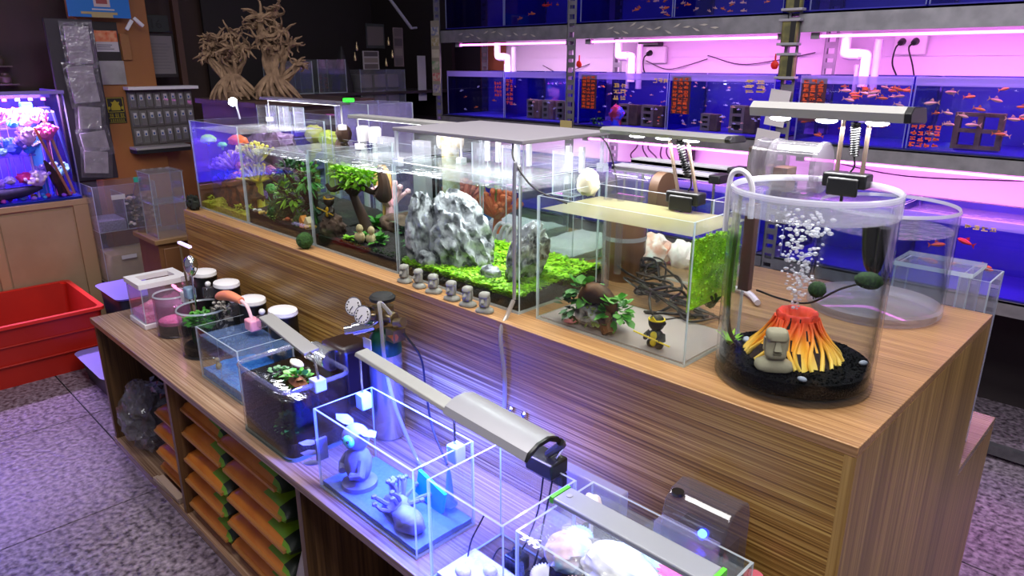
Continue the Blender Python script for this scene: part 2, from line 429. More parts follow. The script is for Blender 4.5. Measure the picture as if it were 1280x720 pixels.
# ================================================================== upper row
YF = 1.185; ZB = 1.05
tA = tank('leftmost tank of the upper row, with yellow gravel and purple and lime corals', -3.08, -2.635, YF, 1.56, ZB, 1.42, 1.39, soil=lambda u, v: .022+.05*u*0+.03*v, soilm=mat('yellow_gravel', 'b8a81e', .8, c2='ded648', scale=90, bump=.6), wt=clear('bright_water_top', (.92, .92, .97), .06, milky=.22, mcol=(.95, .93, 1), bump=.3))
tB = tank('planted tank, second from left in the upper row, full of dark ferns', -2.625, -2.14, YF, 1.54, ZB, 1.36, 1.335, soil=lambda u, v: .03+.02*v+.02*(1-u), soilm=SOIL)
tC = tank('tank with a driftwood bonsai and a gold armoured figurine, third in the upper row', -2.13, -1.66, YF, 1.53, ZB, 1.375, 1.345, soil=lambda u, v: .035+.012*v, soilm=SOIL)
tD = tank('largest upper tank, holding grey stones on a lime green carpet', -1.65, -1.155, YF, 1.53, ZB, 1.385, 1.355, soil=lambda u, v: .036+.012*v, soilm=SOIL, amp=.002)
tE = tank('bare-bottomed tank of yellowish water with a plant on wood, beside the glass cylinder', -1.105, -.69, 1.195, 1.43, ZB, 1.355, 1.325, wm=WYEL, wt=WYTOP)
part('base_sheen', G().box(-1.098, -.697, 1.203, 1.423, 1.0562, 1.0575), clear('pale_base_sheen', (.9, .88, .92), .12, milky=.5, mcol=(.85, .80, .86)), tE, 0)  # milky layer painted for the bright reflection of the bare glass bottom

# ---- tank A contents
def palette(h, n=None, **k): return mat(n or 'coral_'+h, h, .6, **k)
g = G().blob((-2.83, 1.27, 1.13), (.10, .06, .075), 3, .35, 1.8, 3, ridge=True)
one('driftwood_stump', 'dark brown craggy stump on yellow gravel in the leftmost upper tank', 'driftwood', g, mat('craggy_bark', '3a2012', .8, c2='8a4a1c', scale=40, bump=.8, lo=.4, hi=.7))
for i, (p, r, h, lab) in enumerate([((-2.99, 1.22, 1.345), .03, 'a8e018', 'lime green dome coral near the water top, leftmost upper tank'),
        ((-2.80, 1.26, 1.35), .035, 'f0642a', 'orange dome coral near the water top in the leftmost upper tank'),
        ((-3.03, 1.235, 1.335), .022, '4a3cf0', 'blue violet dome coral near the left pane of the leftmost upper tank'),
        ((-2.93, 1.25, 1.325), .018, '70d050', 'little pale green dome coral beside the lime one, leftmost upper tank')]):
    g = G().blob(p, (r*1.2, r, r*.7), 3, .2, 4, i, flat=-r*.35); g.cyl(V(p)-V((0, 0, .02)), V(p), .004, .008, 8)
    one('dome_coral', lab, 'coral', g, mat('dome_'+h, h, .5, c2=None, emit=.0))
for i, (c, h, lab) in enumerate([((-2.99, 1.29, 1.20), '8a5ae0', 'violet branching coral on the left side of the leftmost upper tank'),
        ((-2.92, 1.29, 1.22), 'b48af0', 'lilac branching coral beside the stump in the leftmost upper tank'),
        ((-2.98, 1.285, 1.13), '6a3ad0', 'deep purple branching coral low in the leftmost upper tank'),
        ((-2.73, 1.29, 1.19), 'e0c030', 'golden branching coral on the right of the leftmost upper tank'),
        ((-2.73, 1.30, 1.27), 'e8d860', 'tall pale yellow branching coral by the right pane, leftmost upper tank'),
        ((-2.82, 1.28, 1.15), 'e08030', 'small amber branching coral on the stump, leftmost upper tank')]):
    g = coral(G(), c, .075, 22, br=.006); g.cyl((c[0], c[1], 1.085), c, .012, .008, 8)
    one('branching_coral', lab, 'coral', g, mat('twig_'+h, h, .6))
for i, x in enumerate((-3.0, -2.93, -2.88, -2.80, -2.74, -2.69)):
    g = G(); cloud(g, (x, 1.205+.02*(i % 2), 1.095), (.022, .012, .018), 60, .009)
    one('yellow_coral_clump', 'small yellow leafy clump on the gravel along the front of the leftmost upper tank', 'coral', g, mat('yellow_polyp', 'd8e040', .6), group='yellow clumps in the leftmost upper tank')
g = G().blob((-3.06, 1.15, 1.078), (.035, .02, .03), 3, .3, 2.4, 5, ridge=True)
for i in range(60):
    a = rnd(0, 2*pi); x, y = -3.06+.035*cos(a)*rnd(.3, 1), 1.15+.02*sin(a)*rnd(.3, 1); g.leaf((x, y, 1.085), (rnd(-.3, .3), rnd(-.3, .3), 1), rnd(.02, .035), .006, 0)
one('black_moss_rock', 'black shaggy rock on the counter edge before the leftmost upper tank', 'rock', g, mat('black_moss', '0c0e0c', .9, c2='20261c', scale=50))

rock('lumpy purple-brown coral rock wall along the back of the leftmost upper tank', (-2.86, 1.44, 1.20), (.20, .07, .15), 61, mat('coral_rock', '4a3448', .8, c2='8a6a9a', scale=18, bump=.8), amp=.35, fr=2.6)
for i in range(14):
    h = ('c8a0f0', 'e8d050', 'f08850', '9a70e0', 'f0e8a0', 'e080a0', '70c060')[i % 7]; x = -3.02+.027*i; z = 1.10+((i*5) % 7)*.034
    g = G().blob((x, 1.335-.02*(i % 3), z), (.024, .018, .02), 3, .35, 4, i)
    one('knobbly_coral', ('lavender', 'yellow', 'salmon', 'violet', 'cream', 'rose', 'green')[i % 7]+' knobbly coral on the rock wall of the leftmost upper tank, '+('left half' if i < 7 else 'right half'), 'coral', g, mat('knob_'+h, h, .6))
# ---- tank B contents
g = G()
for i in range(9):
    a = rnd(-.9, .9); p = V((-2.30+rnd(-.03, .03), 1.30, 1.12)); pts = [p]; d = V((a, rnd(-.5, .1), 1)).normalized()
    for k in range(5): d = (d+V((rnd(-.5, .5), rnd(-.4, .4), .1))).normalized(); p = p+d*.042; pts.append(p)
    g.tube(pts, [.013, .012, .01, .008, .006, .004], 7)
one('driftwood', 'dark branched driftwood in the middle of the fern tank', 'driftwood', g, DRIFT)
for i, (c, r, n, l, m, lab) in enumerate([((-2.36, 1.25, 1.27), (.07, .05, .05), 170, .03, LEAFD, 'dark green broad fern at the water top of the fern tank'),
        ((-2.24, 1.24, 1.27), (.045, .04, .05), 90, .028, LEAFG, 'mid green fern at upper right of the fern tank'),
        ((-2.38, 1.245, 1.19), (.05, .04, .05), 120, .035, LEAFL, 'bright yellowish fern arching in the middle of the fern tank'),
        ((-2.26, 1.26, 1.19), (.04, .04, .06), 100, .03, LEAFD, 'dark fern low on the right of the fern tank')]):
    g = cloud(G(), c, r, n, l, wd=.42); g.cyl((c[0], c[1]+.02, 1.1), c, .004, .004, 6)
    one('fern', lab, 'plant', g, m)
for i, (c, r, lab) in enumerate([((-2.43, 1.225, 1.125), .05, 'large round moss mound on the soil of the fern tank'),
                                 ((-2.27, 1.225, 1.11), .034, 'smaller moss mound at front right of the fern tank')]):
    g = G().blob(c, (r, r*.9, r*.9), 3, .25, 4, i)
    cloud(g, c, (r, r*.9, r*.9), 500, .009, 1)
    one('moss_mound', lab, 'plant', g, [MOSS, mat('olive_moss', '4c6a18', .8)])
g = G()
for i in range(70):
    a = i*2.4; g.leaf((-2.46+rnd(-.05, .05), 1.25+rnd(-.02, .02), 1.09), (rnd(-.5, .5), rnd(-.4, .4), 1.2), rnd(.07, .15), .006, .35)
one('water_grass', 'thin long-bladed water grass rising behind the round moss mound', 'plant', g, LEAFD)
pc = ['e8e0d0', 'd8a030', 'e8e8ec', 'c86030', '7a6a58', 'e8c860', 'f2f0ee', 'b89058']
peb = G().blob((0, 0, .007), (.011, .008, .007), 2, .15, 3, 1)
pm = {h: None for h in pc}
for i in range(26):
    h = pc[i % 8]; u = rnd(0, 1); x = -2.60+u*.44; y = 1.196+rnd(0, .03)
    if pm[h] is None:
        o = one('pebble', 'small smooth pebble on the soil along the front of the fern tank', 'pebble', peb, mat('pebble_'+h, h, .6), loc=(0, 0, 0), group='pebbles in the fern tank'); pm[h] = o
        o.location = (x, y, 1.099); o.scale = (rnd(.6, 1.2),)*3
    else:
        dup(pm[h], (x, y, 1.099), rnd(0, 3), scale=rnd(.6, 1.2))
for i, (x, h, lab) in enumerate([(-2.24, 'e08a28', 'tiny orange ornament fish-house on the gravel, front right of the fern tank'), (-2.205, 'e6cfa0', 'tiny cream ornament on the gravel near the front right of the fern tank')]):
    g = G().box(x-.012, x+.012, 1.2, 1.222, 1.095, 1.118).prism([(x-.015, 1.2, 1.118), (x+.015, 1.2, 1.118), (x, 1.2, 1.138)], (0, .022, 0))
    one('tank_ornament', lab, 'ornament', g, mat('orn_'+h, h, .6))
g = G().blob((-2.127, 1.148, 1.078), .028, 3, .06, 5, 2); cloud(g, (-2.127, 1.148, 1.078), (.028,)*3, 700, .005, 0, .5)
one('moss_ball', 'dark green moss ball on the counter before the third upper tank', 'moss ball', g, MOSS)

# ---- tank C contents: bonsai
bon = thing('driftwood_bonsai', 'driftwood bonsai tree with a lime green moss crown in the third tank', 'plant', (-1.99, 1.29, 1.10))
g = G()
trunk = curve([(-1.965, 1.30, 1.09), (-1.98, 1.29, 1.15), (-2.005, 1.28, 1.21), (-2.03, 1.28, 1.25)], 12)
g.tube(trunk, [.022-.0009*i for i in range(13)], 10)
for q in [[(-2.03, 1.28, 1.24), (-2.06, 1.27, 1.255), (-2.10, 1.25, 1.24), (-2.115, 1.24, 1.26)], [(-2.02, 1.28, 1.23), (-1.97, 1.28, 1.26), (-1.91, 1.29, 1.25), (-1.87, 1.29, 1.28)], [(-2.03, 1.28, 1.25), (-2.02, 1.28, 1.29), (-1.98, 1.28, 1.31)], [(-2.03, 1.28, 1.25), (-2.07, 1.28, 1.29), (-2.09, 1.27, 1.31)]]:
    p = curve(q, 10); g.tube(p, [.014-.0008*i for i in range(11)], 8)
for a in range(5):
    d = a*1.3; g.tube(curve([(-1.965, 1.30, 1.11), (-1.965+.03*cos(d), 1.30+.03*sin(d), 1.095), (-1.965+.06*cos(d), 1.30+.05*sin(d), 1.088)], 6), [.012, .011, .009, .008, .006, .005, .004], 7)
part('trunk', g, DRIFT, bon)
part('upright_snag', G().tube(curve([(-1.855, 1.28, 1.24), (-1.84, 1.28, 1.26), (-1.84, 1.28, 1.30), (-1.86, 1.28, 1.335)], 8), [.02, .028, .028, .024, .02, .018, .016, .012, .01], 8), DRIFT, bon)
cr_ = G()
for c, r in [((-2.06, 1.27, 1.305), (.05, .04, .022)), ((-1.99, 1.27, 1.30), (.07, .045, .026)), ((-1.92, 1.28, 1.305), (.05, .04, .022)), ((-2.0, 1.27, 1.275), (.06, .035, .02))]:
    cloud(cr_, c, r, 210, .017)
part('moss_crown', cr_, LEAFL, bon)
def warrior(label, c, s, body, trim, staff=True):
    """small ball-headed fighter with a headband, a breastplate and a long staff across its front"""
    r = thing('warrior_figurine', label, 'figurine', c); c = V(c)
    q = lambda x, y, z: c+V((x, y, z))*s
    b = G().blob(q(0, 0, .30), (.2*s, .15*s, .19*s), 3).blob(q(-.12, -.03, .10), (.11*s, .12*s, .12*s), 2, flat=-.1*s).blob(q(.12, -.03, .10), (.11*s, .12*s, .12*s), 2, flat=-.1*s)
    b.tube([q(-.18, 0, .38), q(-.26, -.08, .28), q(-.18, -.2, .26)], [.07*s, .065*s, .06*s], 8).tube([q(.18, 0, .38), q(.26, -.08, .28), q(.18, -.2, .26)], [.07*s, .065*s, .06*s], 8)
    part('body', b, body, r)
    h = G().blob(q(0, -.02, .66), (.21*s, .19*s, .21*s), 3)
    for x in (-.19, .19): h.blob(q(x, 0, .68), .06*s, 2)
    hd = part('head', h, body, r)
    part('headband', G().tube([q(.196*cos(a), -.02+.178*sin(a), .745) for a in [i*pi/9 for i in range(19)]], .025*s, 6).prism([q(-.1, -.2, .75), q(.1, -.2, .75), q(0, -.22, .86)], (0, .03*s, 0)), trim, hd)
    part('breastplate', G().blob(q(0, -.1, .33), (.11*s, .07*s, .12*s), 2).blob(q(0, -.13, .15), (.09*s, .05*s, .09*s), 2), trim, r)
    if staff: part('staff', G().cyl(q(-.52, -.23, .36), q(.52, -.2, .22), .022*s, n=8), trim, r)
    return r
DKRES = mat('dark_resin', '241a14', .55, c2='3a2a1e', scale=30)
rock('brown rough rock under the gold figurine in the bonsai tank', (-2.085, 1.235, 1.115), (.042, .035, .04), 4, BROCK)
warrior('small dark figurine with gold headband and gold staff, on a brown rock beside the bonsai', (-2.085, 1.228, 1.148), .092, DKRES, GOLD)
for i, (x, y) in enumerate([(-1.905, 1.225), (-1.855, 1.235)]):
    c = V((x, y, 1.095)); f = G().blob(c+V((0, 0, .018)), (.016, .014, .02), 2, flat=-.018).blob(c+V((0, -.002, .048)), (.012, .011, .014), 2, .1, 3, i).blob(c+V((-.012, -.008, .02)), (.008, .006, .014), 2).blob(c+V((.012, -.008, .02)), (.008, .006, .014), 2)
    one('sage_figurine', ['tan seated figurine under the bonsai, nearer the middle of its tank', 'tan seated figurine under the bonsai, nearest the right pane'][i], 'figurine', f, mat('tan_resin', 'c9b184', .7))
for i, (c, n, l, m, lab) in enumerate([((-1.93, 1.25, 1.10), 40, .05, LEAFG, 'mid green leafy plant behind the tan figurines in the bonsai tank'), ((-1.85, 1.26, 1.10), 44, .06, LEAFG, 'tall green leafy plant at the right end of the bonsai tank'), ((-1.975, 1.225, 1.095), 36, .03, LEAFL, 'low pale green plant just left of the tan figurines')]):
    one('leafy_plant', lab, 'plant', tuft(G(), c, n, l, l*.35, .8), m)
for i, (x, y, l, m, lab) in enumerate([(-2.06, 1.40, .09, LEAFG, 'mid green broad-leaved plant at the back of the bonsai tank, left of the trunk'), (-1.90, 1.42, .10, LEAFD, 'dark broad-leaved plant at the back of the bonsai tank, right of the trunk'), (-1.76, 1.36, .08, LEAFG, 'green plant at the back right of the bonsai tank')]):
    one('leafy_plant', lab, 'plant', tuft(G(), (x, y, 1.095), 40, l, l*.3, .8), m)
rock('dark flat stone at the back of the bonsai tank', (-1.98, 1.42, 1.11), (.07, .04, .035), 44, BROCK, sub=3)
g = G()
for _ in range(1500):
    x, y = rnd(-1.99, -1.68), 1.2+rnd(0, 1)**2*.14; g.leaf((x, y, 1.088), (rnd(-1, 1), rnd(-1, 1), 1), rnd(.006, .012), .005, .1)
one('ground_moss', 'short green moss growing over the soil around the tan figurines', 'moss', g, MOSS, kind='stuff')
g = G().lathe([(.001, 0), (.03, 0), (.034, .02), (.03, .06), (.016, .085), (.014, .09)], (-2.09, 1.45, 1.215), 18).cyl((-2.09, 1.45, 1.09), (-2.09, 1.45, 1.215), .006)
one('amber_ornament', 'amber and orange lantern-like ornament at upper left of the bonsai tank', 'ornament', g, mat('amber_glaze', 'e89a3c', .4, c2='f0d890', scale=14))
g = coral(G(), (-2.07, 1.46, 1.16), .08, 20, br=.009).cyl((-2.07, 1.46, 1.09), (-2.07, 1.46, 1.165), .02, .012, 8)
one('pink_coral', 'pale pink branching coral at back left of the bonsai tank', 'coral', g, mat('twig_pink', 'e8b0b8', .6))

# ---- tank D contents: stones and carpet
rock('biggest grey stone, in the middle of the lime carpet', (-1.505, 1.30, 1.165), (.08, .06, .118), 11, sub=5, rot=Matrix.Rotation(-.45, 3, 'Y') @ Matrix.Rotation(.4, 3, 'Z'))
rock('tall grey stone at the left end of the lime carpet', (-1.603, 1.24, 1.17), (.038, .045, .11), 17, amp=.22, sub=5)
rock('slanting grey stone at the right end of the lime carpet', (-1.235, 1.30, 1.165), (.042, .045, .085), 23, sub=5, rot=Matrix.Rotation(.4, 3, 'Y'))
rock('small grey stone at front left of the lime carpet', (-1.555, 1.215, 1.107), (.03, .022, .026), 29, sub=3)
rock('small dark grey stone at right before the slanting stone', (-1.33, 1.255, 1.108), (.03, .02, .018), 31, sub=3)
g = G()
def hill(x, y): return 1.094+.012*((y-1.19)/.34)+.05*max(0, 1-((x+1.62)**2+(y-1.36)**2)/.012)+.02*max(0, 1-((x+1.24)**2+(y-1.33)**2)/.006)
for _ in range(22000):
    x, y = rnd(-1.641, -1.163), 1.193+(rnd(0, 1)**1.4)*.33; z = hill(x, y)+rnd(-.006, .006)+.006*noise.noise(V((x*30, y*30, 0)))
    a = rnd(0, 2*pi); g.leaf((x, y, z), (cos(a), sin(a), rnd(.1, .8)), rnd(.007, .012), .008, .2)
g.box(-1.642, -1.162, 1.192, 1.523, 1.085, 1.0945)
one('carpet_grass', 'dense lime green carpet plant covering the floor of the stone tank', 'grass', g, LIME, kind='stuff')
g = G()
for _ in range(260):
    x = rnd(-1.62, -1.5); g.leaf((x, 1.193+rnd(0, .015), 1.088+rnd(-.006, .012)), (rnd(-1, 1), -.3, rnd(0, 1)), .008, .006, .2)
one('yellow_carpet_sprigs', 'yellowish sprigs along the front glass below the small left stone', 'grass', g, mat('yellow_sprig', 'b8c84a', .5), kind='stuff')
# moai row on the counter edge
def moai(label, c, s, m, rz=0, group=None, name='stone_head_figurine', neck=True):
    c = V(c); M = Matrix.Rotation(rz, 3, 'Z')
    r = thing(name, label, 'figurine', c, group)
    q = lambda x, y, z: c+M @ (V((x, y, z))*s)
    def sec(z, w_, d, y=0, n=16, p=3.2):
        return [q(math.copysign(abs(cos(t))**(2/p), cos(t))*w_, y+math.copysign(abs(sin(t))**(2/p), sin(t))*d, z) for t in [2*pi*j/n for j in range(n)]]
    b = G().rings([sec(0, .42, .30), sec(.05, .45, .32), sec(.16, .42, .29), sec(.25, .26, .2), sec(.29, .19, .16), sec(.34, .19, .16)], 0)
    part('shoulders', b, m, r, 60)
    h = G().rings([sec(.30, .17, .15, -.03), sec(.33, .24, .22, -.04), sec(.42, .25, .23, -.05), sec(.50, .25, .2, -.03), sec(.60, .25, .2, -.02), sec(.72, .25, .19, -.01), sec(.76, .245, .19, -.01), sec(.80, .255, .23, -.04), sec(.88, .26, .23, -.03), sec(.97, .24, .2, 0), sec(1.0, .19, .16, .01)], 0)
    hd = part('head', h, m, r, 60)
    part('nose', G().add([q(-.04, -.2, .78), q(.04, -.2, .78), q(-.085, -.33, .555), q(.085, -.33, .555), q(-.085, -.17, .54), q(.085, -.17, .54), q(-.04, -.15, .8), q(.04, -.15, .8)], [(0, 2, 3, 1), (2, 4, 5, 3), (0, 6, 4, 2), (1, 3, 5, 7), (0, 1, 7, 6)]), m, hd, 20)
    part('mouth', G().obox(q(0, -.255, .475), (.1*s, .03*s, .014*s), M).obox(q(0, -.26, .445), (.08*s, .03*s, .012*s), M), mat('lip_shade', '857a5e', .8) if m is BUFF else m, hd)
    for sx in (-1, 1):
        part('ear', G().obox(q(sx*.26, 0, .64), (.025*s, .05*s, .16*s), M), m, hd)
    return r
mo = moai('first small grey stone head from the left, in the row before the stone tank', (0, 0, 0), .052, GREYS, 0)
names = ['first', 'second', 'third', 'fourth', 'fifth', 'sixth']
for i, (x, y) in enumerate([(-1.578, 1.152), (-1.512, 1.152), (-1.444, 1.149), (-1.362, 1.144), (-1.296, 1.142), (-1.23, 1.14)]):
    o = mo if i == 0 else dup(mo, (0, 0, 0))
    o.location = (x, y, 1.05); o.rotation_euler = (0, 0, rnd(-.3, .5)); o['group'] = 'small stone heads along the counter edge'
    o['label'] = names[i]+' small grey stone head from the left, in the row before the stone tank'
# ---- small clear fittings on the tank rims
# lamp on an acrylic frame over the stone tank
lf = thing('framed_led_lamp', 'grey flat LED lamp on a clear acrylic frame over the stone tank', 'lamp', (-1.40, 1.36, 1.385))
part('lamp_plate', G().box(-1.655, -1.15, 1.19, 1.525, 1.468, 1.478), mat('plate_grey', '88848a', .5, .1), lf, bevel=.002)
part('led_strip', G().box(-1.6, -1.2, 1.3, 1.42, 1.4655, 1.468), mat('led_soft', 'ffffff', .4, emit=4, ecol='fbfbff'), lf)
g = G()
for x0, x1, y0, y1 in ((-1.652, -1.648, 1.19, 1.525), (-1.157, -1.153, 1.19, 1.525)):
    g.box(x0, x1, y0, y1, 1.40, 1.468, 1, {'x': 0})
part('side_plate', G().box(-1.652, -1.648, 1.20, 1.52, 1.39, 1.468, 1, {'x': 0}), [ACRYL, EDGE], lf, 0)
part('side_plate', G().box(-1.157, -1.153, 1.20, 1.52, 1.39, 1.468, 1, {'x': 0}), [ACRYL, EDGE], lf, 0)
for x in (-1.645, -1.17):
    for y in (1.192, 1.512):
        part('foot', G().box(x-.007, x+.017, y-.007, y+.012, 1.372, 1.394).box(x+.001, x+.008, y-.004, y+.004, 1.394, 1.468), clear('bright_acrylic', (.93, .95, 1), .06, milky=.35), lf)
area('lamp_light', (-1.40, 1.36, 1.462), (.40, .12), 2.4, (1, 1, 1), parent=lf)
one('lamp_cord', 'black cord hanging from the framed lamp towards the yellowish tank', 'cord', G().tube(curve([(-1.19, 1.20, 1.466), (-1.17, 1.185, 1.43), (-1.12, 1.20, 1.37), (-1.06, 1.25, 1.335)], 24), .0022), CABLE)
one('lamp_cord', 'black cord hanging down at the back right corner of the framed lamp', 'cord', G().tube(curve([(-1.17, 1.50, 1.468), (-1.145, 1.51, 1.44), (-1.13, 1.53, 1.36), (-1.13, 1.55, 1.25)], 24), .0022), CABLE)
# glass pipe at the right front corner of the stone tank
g = G().tube(curve([(-1.163, 1.178, 1.09), (-1.163, 1.178, 1.40), (-1.163, 1.186, 1.41), (-1.165, 1.20, 1.40), (-1.168, 1.20, 1.20)], 40), .0045, 8)
one('glass_pipe', 'clear grey pipe hooked over the front right corner of the stone tank', 'pipe', g, mat('silver_tube', 'a8a8b0', .25, .6))
g = G().blob((-1.12, 1.40, 1.36), (.03, .025, .035), 3, .25, 3, 2)
one('seashell', 'big creamy shell perched behind the right rim of the stone tank', 'shell', g, mat('cream_shell', 'e8e0c4', .6))
# breeder boxes hanging in the stone tank
bx = None
for i, (x, y, lab) in enumerate([(-1.58, 1.45, 'clear breeding box on the back rim of the stone tank, left one'), (-1.46, 1.46, 'clear breeding box on the back rim of the stone tank, middle one'), (-1.26, 1.46, 'clear breeding box on the back rim of the stone tank, right one')]):
    r = thing('breeding_box', lab, 'box', (x, y, 1.37))
    g = G().box(x-.035, x+.035, y, y+.003, 1.30, 1.42, 1, {'y': 0}).box(x-.035, x-.032, y+.003, y+.05, 1.30, 1.42, 1, {'x': 0}).box(x+.032, x+.035, y+.003, y+.05, 1.30, 1.42, 1, {'x': 0}).box(x-.032, x+.032, y+.003, y+.05, 1.30, 1.303, 1, {'z': 0})
    part('box', g, [ACRYL, EDGE], r, 0)
    part('hook', G().box(x-.03, x-.018, y+.05, y+.062, 1.36, 1.43).box(x+.018, x+.03, y+.05, y+.062, 1.36, 1.43), WHITE, r)

# ---- tank E contents
rock('grey stone under the potted greens in the yellowish tank', (-.965, 1.255, 1.082), (.05, .035, .027), 41, sub=3)
g = G(); g.tube(curve([(-1.0, 1.25, 1.09), (-.985, 1.25, 1.125), (-.955, 1.24, 1.14), (-.93, 1.25, 1.125), (-.91, 1.25, 1.10)], 12), [.014, .02, .024, .027, .028, .027, .025, .024, .022, .02, .018, .015, .01], 10)
g.tube(curve([(-.93, 1.25, 1.10), (-.92, 1.23, 1.085), (-.90, 1.22, 1.06)], 6), .016, 8)
one('driftwood', 'dark brown driftwood lump holding plants in the yellowish tank', 'driftwood', g, mat('red_driftwood', '2e1710', .6, c2='7a4518', scale=18, bump=.5, lo=.45, hi=.7))
for c, r, n, l, m, lab in [((-1.0, 1.24, 1.135), (.028, .025, .03), 30, .03, LEAFG, 'round-leaved green plant at upper left of the driftwood in the yellowish tank'),
        ((-.895, 1.235, 1.11), (.035, .028, .034), 46, .03, LEAFG, 'leafy bright green plant at the right of the driftwood in the yellowish tank'),
        ((-1.015, 1.225, 1.095), (.03, .025, .03), 34, .024, LEAFD, 'dark leaved plant at lower left of the driftwood in the yellowish tank'),
        ((-.94, 1.22, 1.09), (.03, .02, .025), 40, .016, mat('olive_leaf', '6a7a38', .6), 'fine olive mossy plant over the stone in the yellowish tank')]:
    g = cloud(G(), c, r, n, l, wd=.75); g.cyl((c[0]+.01, c[1]+.02, c[2]-.03), c, .003, n=6); one('leafy_plant', lab, 'plant', g, m)
g = G()
for i in range(10): g.leaf((-1.01, 1.212, 1.06), (cos(i*.63), sin(i*.63), .5), .02, .01, .2)
one('pink_flower', 'small pink flower ornament at the foot of the driftwood in the yellowish tank', 'ornament', g, mat('pink_petal', 'f08a98', .5))
warrior('black ball-headed figurine with yellow headband and yellow staff in the yellowish tank', (-.785, 1.235, 1.0565), .088, mat('black_resin', '1c1612', .45), mat('yellow_paint', 'e8d018', .5))
# rear filter of tank E (hang-on, clear, amber cartridge)
fe = thing('hang_on_filter', 'clear hang-on filter with an amber side behind the yellowish tank', 'filter', (-1.01, 1.45, 1.28))
def half_drum(g_, x0, x1, yc, zc, r, d, n=12, mi=0):
    pr = [(yc+r*cos(a), zc+r*sin(a)) for a in [pi*j/n for j in range(n+1)]]+[(yc-r, zc-d), (yc+r, zc-d)]
    return g_.rings([[(x0, y, z) for y, z in pr], [(x1, y, z) for y, z in pr]], mi)
part('housing', half_drum(G(), -1.085, -.965, 1.475, 1.355, .042, .09), FILTC, fe)
part('cartridge', half_drum(G(), -.960, -.935, 1.475, 1.355, .042, .09), mat('amber_sponge', '4e3420', .6), fe)
part('outlet_lip', G().box(-1.06, -.98, 1.42, 1.45, 1.325, 1.335), FILTC, fe)
part('intake_tube', G().tube([(-1.055, 1.40, 1.33), (-1.055, 1.40, 1.10)], .011, 10).tube([(-1.02, 1.405, 1.33), (-1.02, 1.405, 1.14)], .009, 10), FILTC, fe)
# brown pump standing behind the left end of tank E
pm_ = thing('brown_pump_box', 'amber-brown glossy canister on the counter behind the left end of the yellowish tank', 'filter', (-1.17, 1.40, 1.05))
part('canister', G().lathe([(.001, 0), (.05, 0), (.05, .06), (.062, .08), (.062, .15), (.05, .19), (.001, .2)], (-1.16, 1.625, 1.05), 24), mat('amber_plastic', '5e402c', .25, c2='74523a', scale=6), pm_)
part('band', G().lathe([(.063, 0), (.064, 0), (.064, .012), (.063, .012)], (-1.16, 1.625, 1.17), 24), GREYP, pm_)
# cables behind tank E
for i in range(9):
    x, y = -1.24+rnd(0, .1), 1.72+rnd(-.1, .12); pts = [(x, y, 1.056)]
    for k in range(7):
        pts.append((-1.18+.05*k+rnd(-.07, .07), 1.72-.045*k+rnd(-.10, .10), 1.06+abs(rnd(0, .05))*(1 if k % 2 else .2)))
    pts.append((-.80+rnd(-.05, .05), 1.50+rnd(-.04, .04), 1.055))
    one('loose_cable', 'black cable lying in a tangle on the counter behind the yellowish tank', 'cable', G().tube(curve(pts, 60), rnd(.0028, .0038), 6), CABLE, group='tangled black cables')
one('white_hose', 'white hose curving on the counter behind the cable tangle', 'hose', G().tube(curve([(-1.05, 1.9, 1.06), (-.98, 1.78, 1.062), (-.90, 1.74, 1.062), (-.82, 1.72, 1.062), (-.76, 1.66, 1.062)], 30), .008, 8), mat('milky_hose', 'd8c8d0', .4))
for i, (p, r, h, lab) in enumerate([((-1.27, 1.80, 1.09), .05, 'f0c8c8', 'pale pink coral lump on the counter behind the cables, left one'), ((-1.19, 1.83, 1.09), .055, 'f0a890', 'salmon coral lump on the counter behind the cables, middle one'), ((-1.10, 1.85, 1.085), .048, 'e8d8dc', 'whitish coral lump on the counter behind the cables, right one')]):
    one('coral_lump', lab, 'coral', G().blob(p, (r, r*.7, r), 3, .3, 3, i+60, flat=-.04), mat('lump_'+h, h, .7, c2='ffffff', scale=30, bump=.4))

